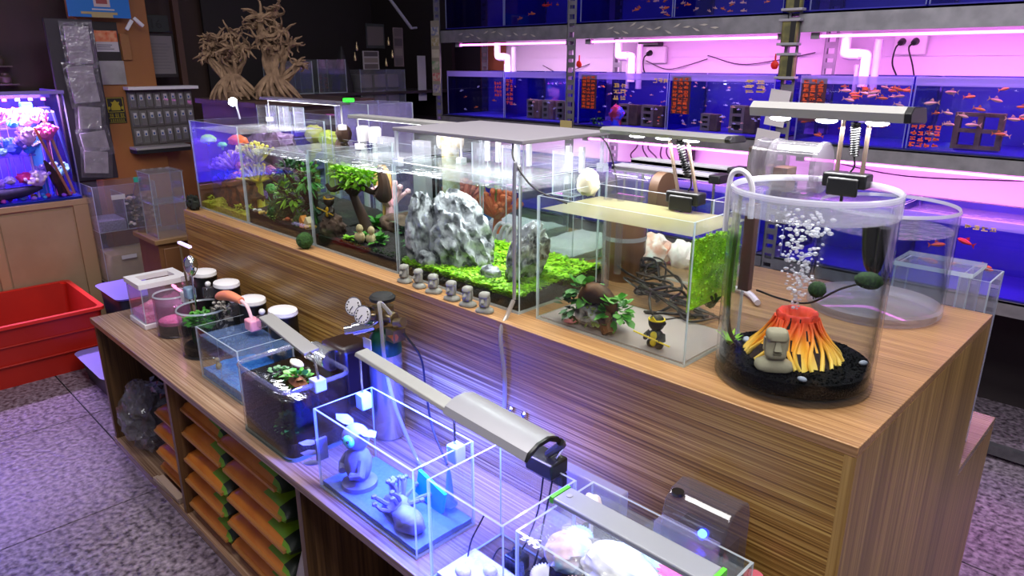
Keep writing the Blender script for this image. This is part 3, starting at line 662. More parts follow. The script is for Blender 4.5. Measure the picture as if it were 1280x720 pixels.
# ---- clamp lamps
def coil(p0, p1, r, turns, wire, g_):
    p0, p1 = V(p0), V(p1); u, w_ = frame(p1-p0); n = turns*12
    return g_.tube([p0+(p1-p0)*(i/n)+(u*cos(i*pi/6)+w_*sin(i*pi/6))*r for i in range(n+1)], wire, 5)
def clamp_lamp(label, xc, y, zb, zt, x0, x1, body, leds, lean=0, th=1.0):
    r = thing('clamp_lamp', label, 'lamp', (xc, y, zb))
    cl = part('clamp', G().box(xc-.042, xc+.042, y-.014, y+.026, zb-.02, zb+.008).box(xc-.03, xc+.03, y-.02, y-.012, zb-.035, zb), BLACK, r, bevel=.006)
    part('clamp_screw', G().cyl((xc, y-.01, zb-.05), (xc, y-.01, zb-.02), .003, n=8), BLACK, cl)
    part('emblem', G().tube([(xc-.004+.006*cos(a)*1.4, y-.0150, zb-.006+.004*sin(a)) for a in [i*.5 for i in range(9)]], .0009, 4), PAPER, cl)
    for s in (-1, 1): part('rod', G().cyl((xc+s*.024, y+.012, zb), (xc+s*.024+lean, y+.012, zt), .0042, n=10), mat('tan_steel_rod', 'b8a08c', .3, .8), r)
    part('coiled_cord', coil((xc-.002+lean*.9, y+.014, zt-.005), (xc+.004+lean*.2, y+.014, zb+.04), .0075, 14, .0021, G()).tube(curve([(xc+.004, y+.014, zb+.04), (xc+.008, y+.012, zb+.02), (xc, y+.01, zb+.006)], 8), .002, 5), BLACK, r)
    pr = [(y+a_*(.55+.45*th), zt+b_*th) for a_, b_ in ((-.035, .018), (-.03, .001), (.06, -.004), (.066, .002), (.05, .026), (-.02, .030))]
    hd = part('lamp_bar', G().rings([[(x0, a, b) for a, b in pr], [(x1, a, b) for a, b in pr]]), body, r, 20)
    part('end_cap', G().rings([[(x1, a, b) for a, b in pr], [(x1+.012, a, b) for a, b in pr]]), BLACK, hd, 20, bevel=.002)
    n = len(leds)
    for t in leds:
        x = x0+(x1-x0)*t
        part('led', G().blob((x, y-.002, zt-.003), (.021, .017*th, .006*th), 2), LED, hd)
    area('lamp_light', ((x0+x1)/2, y+.01, zt-.014), ((x1-x0)*.8, .04), 1.3, (.97, .98, 1), parent=r)
    return r
clamp_lamp('aluminium lamp with three bright LEDs clamped on the glass cylinder rim', -.507, 1.435, 1.437, 1.545, -.705, -.412, ALUW, (.18, .5, .82), .0)
clamp_lamp('thin dark LED bar lamp clamped on the back rim of the yellowish tank', -.845, 1.408, 1.362, 1.487, -1.075, -.745, ALU, (.28, .5, .72), -.035, .5)

g = G().box(-.70, -.6955, 1.205, 1.40, 1.17, 1.315)  # lime sheet painting the carpet's mirror image onto the right pane
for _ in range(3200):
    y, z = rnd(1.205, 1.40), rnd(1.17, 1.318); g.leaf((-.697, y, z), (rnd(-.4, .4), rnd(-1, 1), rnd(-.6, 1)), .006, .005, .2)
one('carpet_reflection', 'lime green carpet reflection painted inside the right pane of the yellowish tank', 'plant', g, LIME)
one('leafy_plant', 'thin dark green sprig against the carpet reflection in the yellowish tank', 'plant', tuft(G(), (-.705, 1.31, 1.15), 24, .06, .012, .5), LEAFD)

# ---- the glass cylinder with the volcano
CX, CY, CR = -.517, 1.315, .148
cyl = thing('glass_cylinder', 'tall round glass cylinder with the erupting volcano at the counter corner', 'aquarium', (CX, CY, ZB))
part('wall', G().lathe([(CR, .004), (CR, .37)], (CX, CY, ZB), 64).lathe([(CR-.006, .016), (CR-.006, .37)], (CX, CY, ZB), 64), [clear('vase_glass', (.90, .92, .94), .012)], cyl, 60)
part('rim', G().lathe([(CR-.006, .37), (CR-.005, .379), (CR-.002, .381), (CR+.001, .379), (CR, .37)], (CX, CY, ZB), 64), clear('frosted_rim', (.8, .8, .85), .08, milky=.45, mcol=(.85, .85, .92)), cyl, 60)
part('frosted_band', G().lathe([(CR+.0012, .337), (CR+.0012, .375)], (CX, CY, ZB), 64), clear('wet_band', (.93, .93, .96), .03, milky=.22, mcol=(.85, .82, .9)), cyl, 60)
part('foot', G().lathe([(.001, 0), (CR-.004, 0), (CR, .004), (CR-.002, .014), (.001, .014)], (CX, CY, ZB), 64), clear('thick_glass', (.72, .74, .80), .05, milky=.03), cyl, 60)
g = G().lathe([(.001, .0155), (CR-.0075, .0155), (CR-.0075, .043)], (CX, CY, ZB), 64)
for k in range(9):
    r0 = (CR-.0075)*(9-k)/9; r1 = max(.001, (CR-.0075)*(8-k)/9)
    g.lathe([(r0, .043+.002*(k % 2)), (r1, .043+.002*((k+1) % 2))], (CX, CY, ZB), 64)
part('gravel', g, BSAND, cyl, 60)
part('water', G().lathe([(CR-.0078, .046), (CR-.0078, .335)], (CX, CY, ZB), 64).lathe([(CR-.0078, .335), (CR*.5, .335), (.001, .335)], (CX, CY, ZB), 64, 1), [WATER, clear('calm_water_top', (.93, .95, .96), .05, milky=.08, bump=.35, bscale=50)], cyl, 60)
g = G()
for i in range(900):
    a, q = rnd(0, 2*pi), math.sqrt(rnd(0, 1))*(CR-.012)
    g.blob((CX+q*cos(a), CY+q*sin(a), ZB+.0455), rnd(.0012, .003), 1)
part('gravel_grains', g, BSAND, cyl, kind='stuff')
# volcano
vc = thing('volcano_ornament', 'orange and yellow volcano ornament spewing bubbles in the glass cylinder', 'ornament', (-.523, 1.325, 1.095))
m, nt, b = nm('lava_paint'); b.inputs['Roughness'].default_value = .5
tc = N(nt, 'ShaderNodeTexCoord'); sp = N(nt, 'ShaderNodeSeparateXYZ'); rp = N(nt, 'ShaderNodeValToRGB')
e = rp.color_ramp.elements; e[0].position = .02; e[0].color = (*lin('ffd860'), 1); e[1].position = .95; e[1].color = (*lin('f04a38'), 1)
x = e.new(.38); x.color = (*lin('ffb030'), 1); x = e.new(.65); x.color = (*lin('f8702c'), 1)
mu = N(nt, 'ShaderNodeMath', operation='MULTIPLY'); mu.inputs[1].default_value = 11
ad = N(nt, 'ShaderNodeMath', operation='ADD'); ad.inputs[1].default_value = .0
nt.links.new(tc.outputs['Object'], sp.inputs[0]); nt.links.new(sp.outputs[2], mu.inputs[0]); nt.links.new(mu.outputs[0], ad.inputs[0]); nt.links.new(ad.outputs[0], rp.inputs[0]); nt.links.new(rp.outputs[0], b.inputs['Base Color'])
LAVA = m
n = 96; prof = [(0, .088), (.011, .080), (.027, .066), (.045, .053), (.063, .043), (.078, .037), (.086, .039), (.090, .036), (.085, .029), (.063, .02)]
vs, fs, ms = [], [], []
for i, (z, r) in enumerate(prof):
    for j in range(n):
        a = 2*pi*j/n; k = 1+.07*math.sin(a*11+z*9)*(1 if z < .085 else .5)+.05*noise.noise(V((cos(a)*2, sin(a)*2, z*20)))
        rr = r*k; vs.append((-.523+rr*cos(a), 1.325+rr*sin(a), 1.094+z))
for i in range(len(prof)-1):
    for j in range(n):
        k = (j+1) % n; fs.append((i*n+j, i*n+k, (i+1)*n+k, (i+1)*n+j))
        a = 2*pi*j/n; z = prof[i][0]; fl_ = noise.noise(V((cos(a)*3.2, sin(a)*3.2, 4)))
        gap = (z < .02 and math.sin(a*7+.9) < .15) or (z >= .02 and z < .085 and noise.noise(V((cos(a)*7, sin(a)*7, z*26))) > .30)
        ms.append(1 if gap else 0)
g = G().add(vs, fs, ms)
part('cone', g, [LAVA, mat('burnt_rock', '1c0f0a', .8, c2='3a2012', scale=80, bump=.4)], vc, 60)
g = G()
for i in range(26):
    a = i*2*pi/26+rnd(-.08, .08); pts = []
    for z, r in prof[:6]:
        q = r*1.03+.002; t = a+.15*math.sin(z*60+i); pts.append((-.523+q*cos(t), 1.325+q*sin(t), 1.094+z))
    g.tube(pts, [.004, .0045, .004, .0035, .003, .003], 6)
part('lava_flow', g, LAVA, vc, 60)
moai('buff stone head standing before the volcano in the glass cylinder', (-.515, 1.222, 1.097), .078, BUFF, .62)
g = G()
for i in range(12):
    a = i*2.4; g.leaf((-.633, 1.275, 1.093), (.7*cos(a), .7*sin(a), 1.0), rnd(.04, .065), .006, .35)
one('grassy_plant', 'small bright green grassy plant at the left edge inside the glass cylinder', 'plant', g, LEAFL)
for p, lab in [((-.488, 1.315, 1.238), 'dark round moss ball floating above the volcano, left one'), ((-.40, 1.315, 1.275), 'dark oval moss ball floating by the right wall of the glass cylinder')]:
    k = .0165; rx = k if 'left' in lab else k*1.5
    g = G().blob(p, (rx, k, k*.95), 3, .08, 5, 1); cloud(g, p, (rx, k, k*.95), 260, .004, 0, .5)
    one('moss_ball', lab, 'moss ball', g, mat('dark_moss', '16280e', .9, c2='2a4618', scale=200))
pb = G().blob((0, 0, .004), (.009, .006, .005), 2)
o = one('pebble', 'small bluish white pebble on the black gravel before the volcano', 'pebble', pb, mat('bluewhite_pebble', 'b8bcc8', .5), loc=(0, 0, 0)); o.location = (-.452, 1.205, 1.096)
dup(o, (-.40, 1.36, 1.096), 1, label='small bluish white pebble at right on the black gravel')
dup(o, (-.615, 1.31, 1.096), 2, label='small bluish white pebble at left behind the grassy plant', scale=1.3)
BUB = clear('air_bubble', (.95, .95, .97), .22, milky=.35, mcol=(1, .97, 1))
bb = G().blob((0, 0, 0), 1, 2); b0 = None
for i in range(230):
    t = rnd(0, 1)**.8; q = .016+.04*t; a = rnd(0, 2*pi); s = rnd(.0013, .0036)*(1+.4*t)
    p = (-.525-.008*t+q*rnd(0, 1)*cos(a)*1.1, 1.318+q*rnd(0, 1)*sin(a)*1.1, 1.187+t*.196)
    if p[2]+s > 1.384: continue
    if b0 is None:
        b0 = one('air_bubble', 'clear air bubble rising over the volcano in the glass cylinder', 'bubble', bb, BUB, loc=(0, 0, 0), group='bubbles over the volcano'); o = b0
        o.location = p; o.scale = (s,)*3
    else: dup(b0, p, scale=(s*rnd(.9, 1.5), s*rnd(.9, 1.5), s*rnd(.7, 1)))
# hoses and filter of the cylinder
one('air_hose', 'black air hose down the left wall of the glass cylinder to the gravel', 'hose', G().tube(curve([(-.632, 1.255, 1.42), (-.636, 1.262, 1.36), (-.64, 1.264, 1.20), (-.632, 1.265, 1.13), (-.61, 1.27, 1.10)], 40), .0045, 8), CABLE)
one('thermometer_cord', 'thin black cord across the glass cylinder between the left wall and the oval moss ball', 'cord', G().tube(curve([(-.628, 1.36, 1.195), (-.57, 1.35, 1.192), (-.51, 1.34, 1.20), (-.45, 1.33, 1.245), (-.40, 1.325, 1.272)], 30), .0022, 6), CABLE)
one('white_hose', 'clear white hose hooked over the left rim of the glass cylinder', 'hose', G().tube(curve([(-.668, 1.275, 1.33), (-.668, 1.275, 1.42), (-.66, 1.275, 1.448), (-.64, 1.28, 1.448), (-.625, 1.285, 1.42), (-.622, 1.285, 1.36)], 30), .0055, 8), mat('milky_tube', 'd6d2da', .3))
fc = thing('hang_on_filter', 'clear barrel-shaped hang-on filter on the back rim of the glass cylinder', 'filter', (-.63, 1.45, 1.36))
g = G().cyl((-.70, 1.47, 1.445), (-.565, 1.47, 1.445), .05, n=28)
part('barrel', g, FILTC, fc)
for x in (-.70, -.665, -.57): part('barrel_ring', G().cyl((x-.004, 1.47, 1.445), (x+.004, 1.47, 1.445), .0525, n=28), clear('ring_plastic', (.8, .78, .8), .08, milky=.10, mcol=(.7, .68, .72)), fc)
part('sponge', G().box(-.66, -.63, 1.445, 1.49, 1.39, 1.44), mat('brown_sponge', '5a3a2c', .8), fc)
part('outlet', G().box(-.65, -.57, 1.40, 1.45, 1.388, 1.40).box(-.65, -.57, 1.40, 1.404, 1.37, 1.40), FILTC, fc)
part('motor', G().box(-.72, -.70, 1.44, 1.50, 1.41, 1.48), mat('brown_motor', '4a3c38', .4), fc, bevel=.006)
one('intake_strip', 'brown translucent intake strip standing inside the left wall of the glass cylinder', 'filter', G().box(-.645, -.622, 1.305, 1.325, 1.205, 1.385), mat('brown_acrylic', '5c4038', .3), bevel=.002)
one('suction_heater', 'black heater box below the barrel filter inside the glass cylinder', 'heater', G().box(-.62, -.595, 1.385, 1.405, 1.335, 1.36), BLACK, bevel=.003)
g = G()  # dark blobs shaped as the curved glass's refraction, no solid object there
for q0, q1, r0, r1 in (((-.425, 1.375, 1.365), (-.415, 1.37, 1.275), .019, .010), ((-.40, 1.36, 1.365), (-.405, 1.365, 1.275), .011, .008)):
    q0, q1 = V(q0), V(q1); g.tube([q0+(q1-q0)*t for t in (0, .3, .6, .85, .95, 1)], [r0, r0*.98, r0*.9, r0*.7, r0*.45, .002], 14)
one('dark_refraction', 'dark glossy double-tongued refraction inside the right wall of the glass cylinder', 'refraction', g, mat('refraction_dark', '4a463c', .2, .8))

# ---- cylinder 2
C2 = (-.548, 1.858, ZB); R2 = .156
c2 = thing('glass_cylinder', 'shorter plain glass cylinder with a thick foot and clear water, standing at the back', 'aquarium', C2)
part('wall', G().lathe([(R2, .01), (R2, .264)], C2, 64).lathe([(R2-.006, .03), (R2-.006, .264)], C2, 64), clear('vase_glass', (.93, .95, .96), .035), c2, 60)
part('rim', G().lathe([(R2-.006, .264), (R2-.003, .272), (R2, .264)], C2, 64), clear('frosted_rim', (.8, .8, .85)), c2, 60)
part('foot', G().lathe([(.001, 0), (R2-.01, 0), (R2, .01), (R2, .024), (.001, .03)], C2, 64), clear('foot_glass', (.85, .83, .88), .16, milky=.32, mcol=(.98, .88, .96)), c2, 60)
part('water', G().lathe([(R2-.0075, .031), (R2-.0075, .215)], C2, 64).lathe([(R2-.0075, .215), (.08, .215), (.001, .215)], C2, 64, 1), [WATER, WTOP], c2, 60)
# acrylic rack of boxes behind the counter end
ar = thing('acrylic_display_box', 'clear acrylic display box at the back right corner of the counter', 'box', (-.42, 2.06, 1.05))
g = G().box(-.56, -.38, 2.03, 2.034, .80, 1.13, 1, {'y': 0}).box(-.56, -.38, 2.16, 2.164, .80, 1.13, 1, {'y': 0}).box(-.384, -.38, 2.034, 2.16, .80, 1.13, 1, {'x': 0}).box(-.56, -.556, 2.034, 2.16, .80, 1.13, 1, {'x': 0})
part('box', g, [ACRYL, EDGE], ar, 0)
part('lid', G().box(-.565, -.375, 2.025, 2.168, 1.13, 1.142, 1, {'z': 0}), [ACRYL, EDGE], ar, 0)
ar2 = thing('acrylic_display_box', 'open clear acrylic box standing right beside the lidded one behind the counter end', 'box', (-.37, 2.1, .609))
g = G().box(-.412, -.34, 2.06, 2.064, .609, 1.12, 1, {'y': 0}).box(-.412, -.34, 2.2, 2.204, .609, 1.12, 1, {'y': 0}).box(-.344, -.34, 2.064, 2.2, .609, 1.12, 1, {'x': 0}).box(-.412, -.408, 2.064, 2.2, .609, 1.12, 1, {'x': 0})
part('box', g, [ACRYL, EDGE], ar2, 0)
bl = mat('blue_carton', '3a80b8', .5, c2='a0d0e0', scale=14, lo=.45, hi=.55); gn = mat('green_carton', '5aa048', .5, c2='c8d850', scale=14, lo=.45, hi=.55); pl = mat('violet_carton', '6a60c0', .5, c2='70c8d8', scale=14, lo=.45, hi=.55)
for i, (z, y, m_, lab) in enumerate([(.935, 2.075, bl, 'blue product carton in the acrylic box behind the counter end, topmost'), (.895, 2.072, gn, 'green product carton in the acrylic box behind the counter end, second down'), (.79, 2.075, pl, 'violet blue product carton in the acrylic box behind the counter end, third down'), (.755, 2.072, bl, 'blue product carton in the acrylic box behind the counter end, lowest')]):
    one('product_carton', lab, 'carton', G().box(-.402, -.350, y, y+.10, z, z+.03), m_, bevel=.001)

# ---- back row and bits behind tanks A to C
tk = tank('purple-lit clear acrylic tank standing behind the bonsai tank', -2.62, -2.38, 1.60, 1.82, ZB, 1.495, .9+.2, glass=clear('violet_acrylic', (.82, .80, .95), .05, milky=.12, mcol=(.75, .7, 1)))
tk2 = tank('clear tank of yellow corals behind the fern tank', -3.0, -2.66, 1.60, 1.86, ZB, 1.44, 1.40, soil=lambda u, v: .03, soilm=WSAND)
tk3 = tank('clear tank with white sand behind the stone tank', -1.98, -1.62, 1.60, 1.92, ZB, 1.37, 1.33, soil=lambda u, v: .03, soilm=WSAND)
tk4 = tank('clear tank with a thin bed of white sand behind the stone tank, right one', -1.58, -1.35, 1.62, 1.95, ZB, 1.33, 1.29, soil=lambda u, v: .02, soilm=WSAND)
for c, h, lab in [((-1.92, 1.68, 1.15), 'e87868', 'coral red branching coral in the sandy tank behind the stone tank, left one'), ((-1.72, 1.66, 1.14), 'd86838', 'rust orange branching coral in the sandy tank behind the stone tank, right one')]:
    g = coral(G(), c, .09, 34, br=.008).cyl((c[0], c[1], 1.08), c, .02, .014, 8); one('branching_coral', lab, 'coral', g, mat('twig_'+h, h, .6))
one('blue_sheet', 'bent blue plastic sheet in the sandy tank behind the stone tank', 'sheet', G().rings([[(-1.87+.1*t, 1.64, 1.085+.09*t*t), (-1.87+.1*t, 1.72, 1.085+.09*t*t), (-1.873+.1*t, 1.72, 1.089+.09*t*t), (-1.873+.1*t, 1.64, 1.089+.09*t*t)] for t in (0, .25, .5, .75, 1)]), mat('sky_sheet', '3a88e0', .4))
for i, x in enumerate((-1.81, -1.74)):
    one('hanging_plant', 'yellow-green plant hanging near the water top of the sandy tank, '+('left one', 'right one')[i], 'plant', cloud(G(), (x, 1.67, 1.255), (.022, .02, .04), 120, .012).cyl((x, 1.67, 1.09), (x, 1.67, 1.25), .003, n=6), mat('yellow_green_leaf', '8aa83a', .5))
for i in range(3):
    x = -1.615+.03*i
    one('white_hose', 'arching white hose on the counter behind the stone tank, '+('left one', 'middle one', 'right one')[i], 'hose', G().tube(curve([(x-.04, 1.575, 1.055), (x-.03, 1.575, 1.12), (x, 1.578, 1.15), (x+.03, 1.58, 1.12), (x+.04, 1.58, 1.055)], 24), .007, 8), mat('milky_hose', 'd8c8d0'))
for i, (c, r, h, lab) in enumerate([((-2.93, 1.68, 1.34), .05, 'e8d838', 'yellow dome coral high in the tank behind the fern tank, left one'), ((-2.80, 1.67, 1.33), .045, 'd8e060', 'yellow dome coral high in the tank behind the fern tank, right one'), ((-2.72, 1.70, 1.30), .04, 'f0e080', 'pale yellow dome coral low at right in the tank behind the fern tank'), ((-2.88, 1.69, 1.22), .06, 'a890e8', 'lilac dome coral in the tank behind the fern tank')]):
    g = G().blob(c, (r*1.2, r*.8, r*.8), 3, .25, 3, i).cyl((c[0], c[1], 1.08), c, .03, .02, 10)
    one('dome_coral', lab, 'coral', g, mat('dome_'+h, h, .6))
g = G().blob((-2.56, 1.56, 1.375), (.03, .012, .04), 3, .3, 3, 4)
one('bark_piece', 'dark bark piece hooked on the rim between the fern tank and the tank behind', 'bark', G().tube(curve([(-2.50, 1.555, 1.30), (-2.51, 1.555, 1.34), (-2.49, 1.555, 1.37), (-2.50, 1.555, 1.41)], 8), [.02, .026, .03, .024, .02, .03, .034, .03, .02], 8), DRIFT)
for i, (x, y, lab) in enumerate([(-2.36, 1.56, 'white round filter cap on the rim behind the bonsai tank, left one'), (-2.29, 1.565, 'white round filter cap on the rim behind the bonsai tank, right one')]):
    one('filter_cup', lab, 'filter', G().cyl((x, y, 1.05), (x, y, 1.41), .012, n=10).lathe([(.024, 1.36), (.026, 1.41), (.02, 1.418), (.001, 1.42)], (x, y, 0), 16), WHITE)
for i, (x, y, lab) in enumerate([(-2.22, 1.55, 'white ceramic house on the rim behind the bonsai tank, left one'), (-2.02, 1.56, 'small white ceramic frame on the rim behind the bonsai tank, right one')]):
    one('rim_box', lab, 'box', G().box(x-.035, x+.035, y, y+.03, 1.05, 1.385).box(x-.03, x-.02, y-.004, y, 1.36, 1.38).box(x-.01, x+.01, y-.004, y, 1.36, 1.38), clear('white_frost', (.9, .9, .95), .06, milky=.5))
g = G()
for i in range(6): g.blob((-1.90+.02*i, 1.565, 1.395+.008*(i % 2)), (.016, .014, .03), 2, .2, 3, i)
g.cyl((-1.85, 1.565, 1.05), (-1.85, 1.565, 1.39), .03, n=10)
one('mineral_cluster', 'gold and white bumpy mineral cluster behind the gap between bonsai and stone tanks', 'ornament', g, mat('goldwhite', 'c8b070', .6, c2='f0ece8', scale=40))
# lamps over the back row
for x0, x1, y, z, lab, led in [(-3.05, -2.42, 1.52, 1.50, 'long dark LED bar lamp above the leftmost tanks', False), (-2.32, -1.70, 1.50, 1.46, 'long pale LED bar lamp above the bonsai tank', True)]:
    r = thing('bar_lamp', lab, 'lamp', ((x0+x1)/2, y, z-.1))
    part('lamp_bar', G().box(x0, x1, y-.03, y+.03, z-.006, z+.006), ALUW if led else mat('violet_grey', '565060', .4), r, bevel=.002)
    part('led_strip', G().box(x0+.04, x1-.04, y-.012, y+.012, z-.009, z-.006), mat('led_soft', 'ffffff'), r)
    for x in (x0+.02, x1-.02): part('leg', G().cyl((x, y, 1.36 if led else 1.42), (x, y, z-.006), .003, n=8).box(x-.012, x+.012, y-.012, y+.012, 1.34 if led else 1.40, 1.36 if led else 1.42), WHITE, r)
    area('lamp_light', ((x0+x1)/2, y-.06, z-.02), ((x1-x0)*.8, .04), 1.5, (.98, .96, 1), parent=r)
one('green_sign_light', 'small glowing green light at the right end of the dark bar lamp', 'lamp', G().box(-2.44, -2.405, 1.53, 1.56, 1.506, 1.518), mat('led_green', '20e020', .4, emit=4), bevel=.002)
sp_ = thing('spot_lamp', 'small dazzling white spot lamp above the leftmost tank', 'lamp', (-3.0, 1.36, 1.42))
part('stem', G().cyl((-3.0, 1.37, 1.42), (-3.0, 1.36, 1.485), .004, n=8), GREYP, sp_)
part('bulb', G().blob((-2.995, 1.345, 1.492), .018, 2), mat('spot_white', 'ffffff', .4, emit=40, ecol='e8ecff'), sp_)
for i, x in enumerate((-3.04, -2.93, -2.80)):
    one('breeding_box', 'clear breeding box along the back of the leftmost tank, '+('left one', 'middle one', 'right one')[i], 'box', G().box(x-.045, x+.045, 1.535, 1.538, 1.37, 1.47, 1, {'y': 0}).box(x-.045, x-.042, 1.49, 1.535, 1.37, 1.47, 1, {'x': 0}).box(x+.042, x+.045, 1.49, 1.535, 1.37, 1.47, 1, {'x': 0}).box(x-.03, x-.018, 1.536, 1.566, 1.40, 1.425), [ACRYL, EDGE], smooth=0)
# grey lamp bars lying on the back tanks behind the yellowish tank
for i, (y, z, lab) in enumerate([(1.80, 1.342, 'grey fluted LED bar with a black end behind the yellowish tank, nearer one'), (1.90, 1.352, 'grey fluted LED bar behind the yellowish tank, farther one')]):
    r = thing('bar_lamp', lab, 'lamp', (-1.14, y, z-.3))
    g = G()
    for k in range(3): g.box(-1.325, -.99, y-.03+.02*k, y-.014+.02*k, z-.008, z+.008)
    g.box(-1.325, -.99, y-.03, y+.03, z-.006, z+.004)
    part('lamp_bar', g, mat('fluted_grey', 'b4b2ba', .5, .1), r)
    part('end_cap', G().box(-.99, -.955, y-.034, y+.034, z-.012, z+.012), BLACK, r, bevel=.003)
    for x in (-1.31, -1.0): part('leg', G().cyl((x, y+.02, 1.05), (x, y+.02, z-.008), .004, n=8), CHROME, r)
bt = tank('low clear tank of dark violet water standing behind the yellowish tank', -1.32, -.93, 1.70, 1.98, ZB, 1.30, None)
# hose down the counter front
one('drop_hose', 'clear grey hose hanging down the striped counter front from the stone tank', 'hose', G().tube(curve([(-1.160, 1.172, 1.09), (-1.158, 1.150, 1.06), (-1.145, 1.112, 1.02), (-1.13, 1.112, .90), (-1.135, 1.112, .80)], 40), .0055, 8), clear('grey_hose', (.75, .74, .74), .08, milky=.5, mcol=(.62, .58, .55)))
one('hose_valve', 'small chrome two-way valve on the counter front at the end of the hanging hose', 'valve', G().cyl((-1.13, 1.112, .805), (-1.05, 1.112, .812), .005, n=8).cyl((-1.11, 1.112, .80), (-1.11, 1.112, .83), .004, n=8).cyl((-1.065, 1.112, .80), (-1.065, 1.112, .832), .004, n=8).blob((-1.11, 1.112, .832), .007, 1).blob((-1.065, 1.112, .834), .007, 1), CHROME)
# ================================================================== lower row
ZL = .609
# white framed box
wf = thing('white_framed_tank', 'small white-framed clear tank with pink gravel at the far end of the lower shelf', 'aquarium', (-3.04, .95, ZL))
x0, x1, y0, y1 = -3.13, -2.95, .85, 1.05
part('base', G().box(x0, x1, y0, y1, ZL, ZL+.022), WHITE, wf, bevel=.003)
for a in ('y0', 'y1', 'x0', 'x1'):
    g = pane(G(), 'y', y0+.006 if a == 'y0' else y1-.01, .004, x0+.006, x1-.006, ZL+.022, .785) if a[0] == 'y' else pane(G(), 'x', x0+.006 if a == 'x0' else x1-.01, .004, y0+.01, y1-.01, ZL+.022, .785)
    part('glass_pane', g, [ACRYL, EDGE], wf, 0)
g = G().box(x0, x1, y0, y0+.035, .78, .80).box(x0, x1, y1-.035, y1, .78, .80).box(x0, x0+.035, y0+.035, y1-.035, .78, .80).box(x1-.06, x1, y0+.035, y1-.035, .78, .80)
part('frame', g, WHITE, wf)
PGRAV = mat('pink_gravel', 'f070a8', .6, c2='ffb0d0', scale=120, bump=.6)
part('gravel', bed(x0+.012, x1-.012, y0+.012, y1-.012, ZL+.023, lambda u, v: .03+.03*v, amp=.012), PGRAV, wf)
# round jar
rj = thing('round_glass_jar', 'round dark-glass jar with a pink gravel ring beside the white-framed tank', 'aquarium', (-2.83, .93, ZL)); c = (-2.83, .93, ZL)
part('wall', G().lathe([(.07, .004), (.07, .165)], c, 40).lathe([(.064, .012), (.064, .165)], c, 40), clear('smoky_jar', (.72, .66, .72), .05, milky=.05), rj, 60)
part('rim', G().lathe([(.064, .165), (.067, .171), (.07, .165)], c, 40), EDGE, rj, 60)
part('foot', G().lathe([(.001, 0), (.066, 0), (.07, .004), (.066, .01), (.001, .01)], c, 40), clear('thick_glass', (.72, .74, .80)), rj, 60)
part('soil', G().lathe([(.001, .0115), (.063, .0115), (.063, .05), (.001, .055)], c, 40), SOIL, rj, 60)
part('pink_gravel', G().lathe([(.063, .0505), (.06, .062), (.001, .07)], c, 40), PGRAV, rj, 60)
part('water', G().lathe([(.063, .072), (.063, .13)], c, 40).lathe([(.063, .13), (.001, .13)], c, 40, 1), [WATER, WTOP], rj, 60)
rl = thing('ring_lamp', 'thin pink arched lamp clipped over the rim of the round jar', 'lamp', (-2.79, .98, .77))
part('arc', G().tube(curve([(-2.89, .97, .785), (-2.86, .95, .80), (-2.80, .945, .80), (-2.745, .955, .79)], 20), .005, 8), mat('pink_glow', 'ff90c0', .4, emit=1.2), rl)
part('clip', G().box(-2.765, -2.73, .94, .975, .755, .80), WHITE, rl, bevel=.004)
area('lamp_light', (-2.83, .95, .775), (.08, .02), .14, (1, .4, .75), parent=rl)
# vase of green plants
gv = thing('tall_vase', 'tall clear vase of dark water with green floating plants on the lower shelf', 'aquarium', (-2.55, .94, ZL)); c = (-2.55, .94, ZL)
part('wall', G().lathe([(.09, .004), (.094, .175)], c, 40).lathe([(.084, .012), (.088, .175)], c, 40), clear('vase_glass', (.93, .95, .96)), gv, 60)
part('rim', G().lathe([(.088, .175), (.091, .181), (.094, .175)], c, 40), EDGE, gv, 60)
part('foot', G().lathe([(.001, 0), (.086, 0), (.09, .004), (.086, .01), (.001, .01)], c, 40), clear('thick_glass', (.72, .74, .80)), gv, 60)
part('soil', G().lathe([(.001, .0115), (.083, .0115), (.083, .035), (.001, .04)], c, 40), SOIL, gv, 60)
part('water', G().lathe([(.083, .041), (.085, .13)], c, 40).lathe([(.085, .13), (.001, .13)], c, 40, 1), [clear('murky_water', (.66, .64, .60), .0, milky=.06, mcol=(.3, .28, .24)), WTOP], gv, 60)
g = cloud(G(), (-2.55, .94, .742), (.07, .07, .02), 240, .022); g.cyl((-2.55, .94, .65), (-2.55, .94, .74), .004)
one('floating_plants', 'green small-leaved plants floating at the top of the tall vase', 'plant', g, LEAFG)
g = G()
for i in range(40): g.leaf((-2.55+rnd(-.05, .05), .94+rnd(-.05, .05), .65), (rnd(-.3, .3), rnd(-.3, .3), 1), rnd(.05, .09), .006, .1)
one('vase_grass', 'thin dark stems under the floating plants in the tall vase', 'plant', g, LEAFD)
# blue-sand tank, with a divider
BS = mat('blue_gravel', '2a7ae8', .6, c2='60b0ff', scale=120, bump=.5)
tb = tank('low clear tank with blue gravel, split by a glass divider, on the lower shelf', -2.345, -2.03, .83, 1.02, ZL, .795, .765, soil=lambda u, v: .03+.02*(abs(u-.5) < .3)*1.0*v, soilm=BS, wt=clear('blue_water_top', (.75, .85, .97), .05, milky=.3, mcol=(.35, .55, 1), bump=.3))
part('divider', pane(G(), 'x', -2.19, .004, .836, 1.014, .616, .79), [GLASS, EDGE], tb, 0)
g = G().blob((-2.29, .87, .655), (.012, .01, .014), 2, .1, 3, 1, flat=-.012).blob((-2.29, .868, .677), .009, 2)
one('sage_figurine', 'tiny tan figurine on the blue gravel at left in the divided tank', 'figurine', g, mat('tan_resin', 'c9b184', .7))
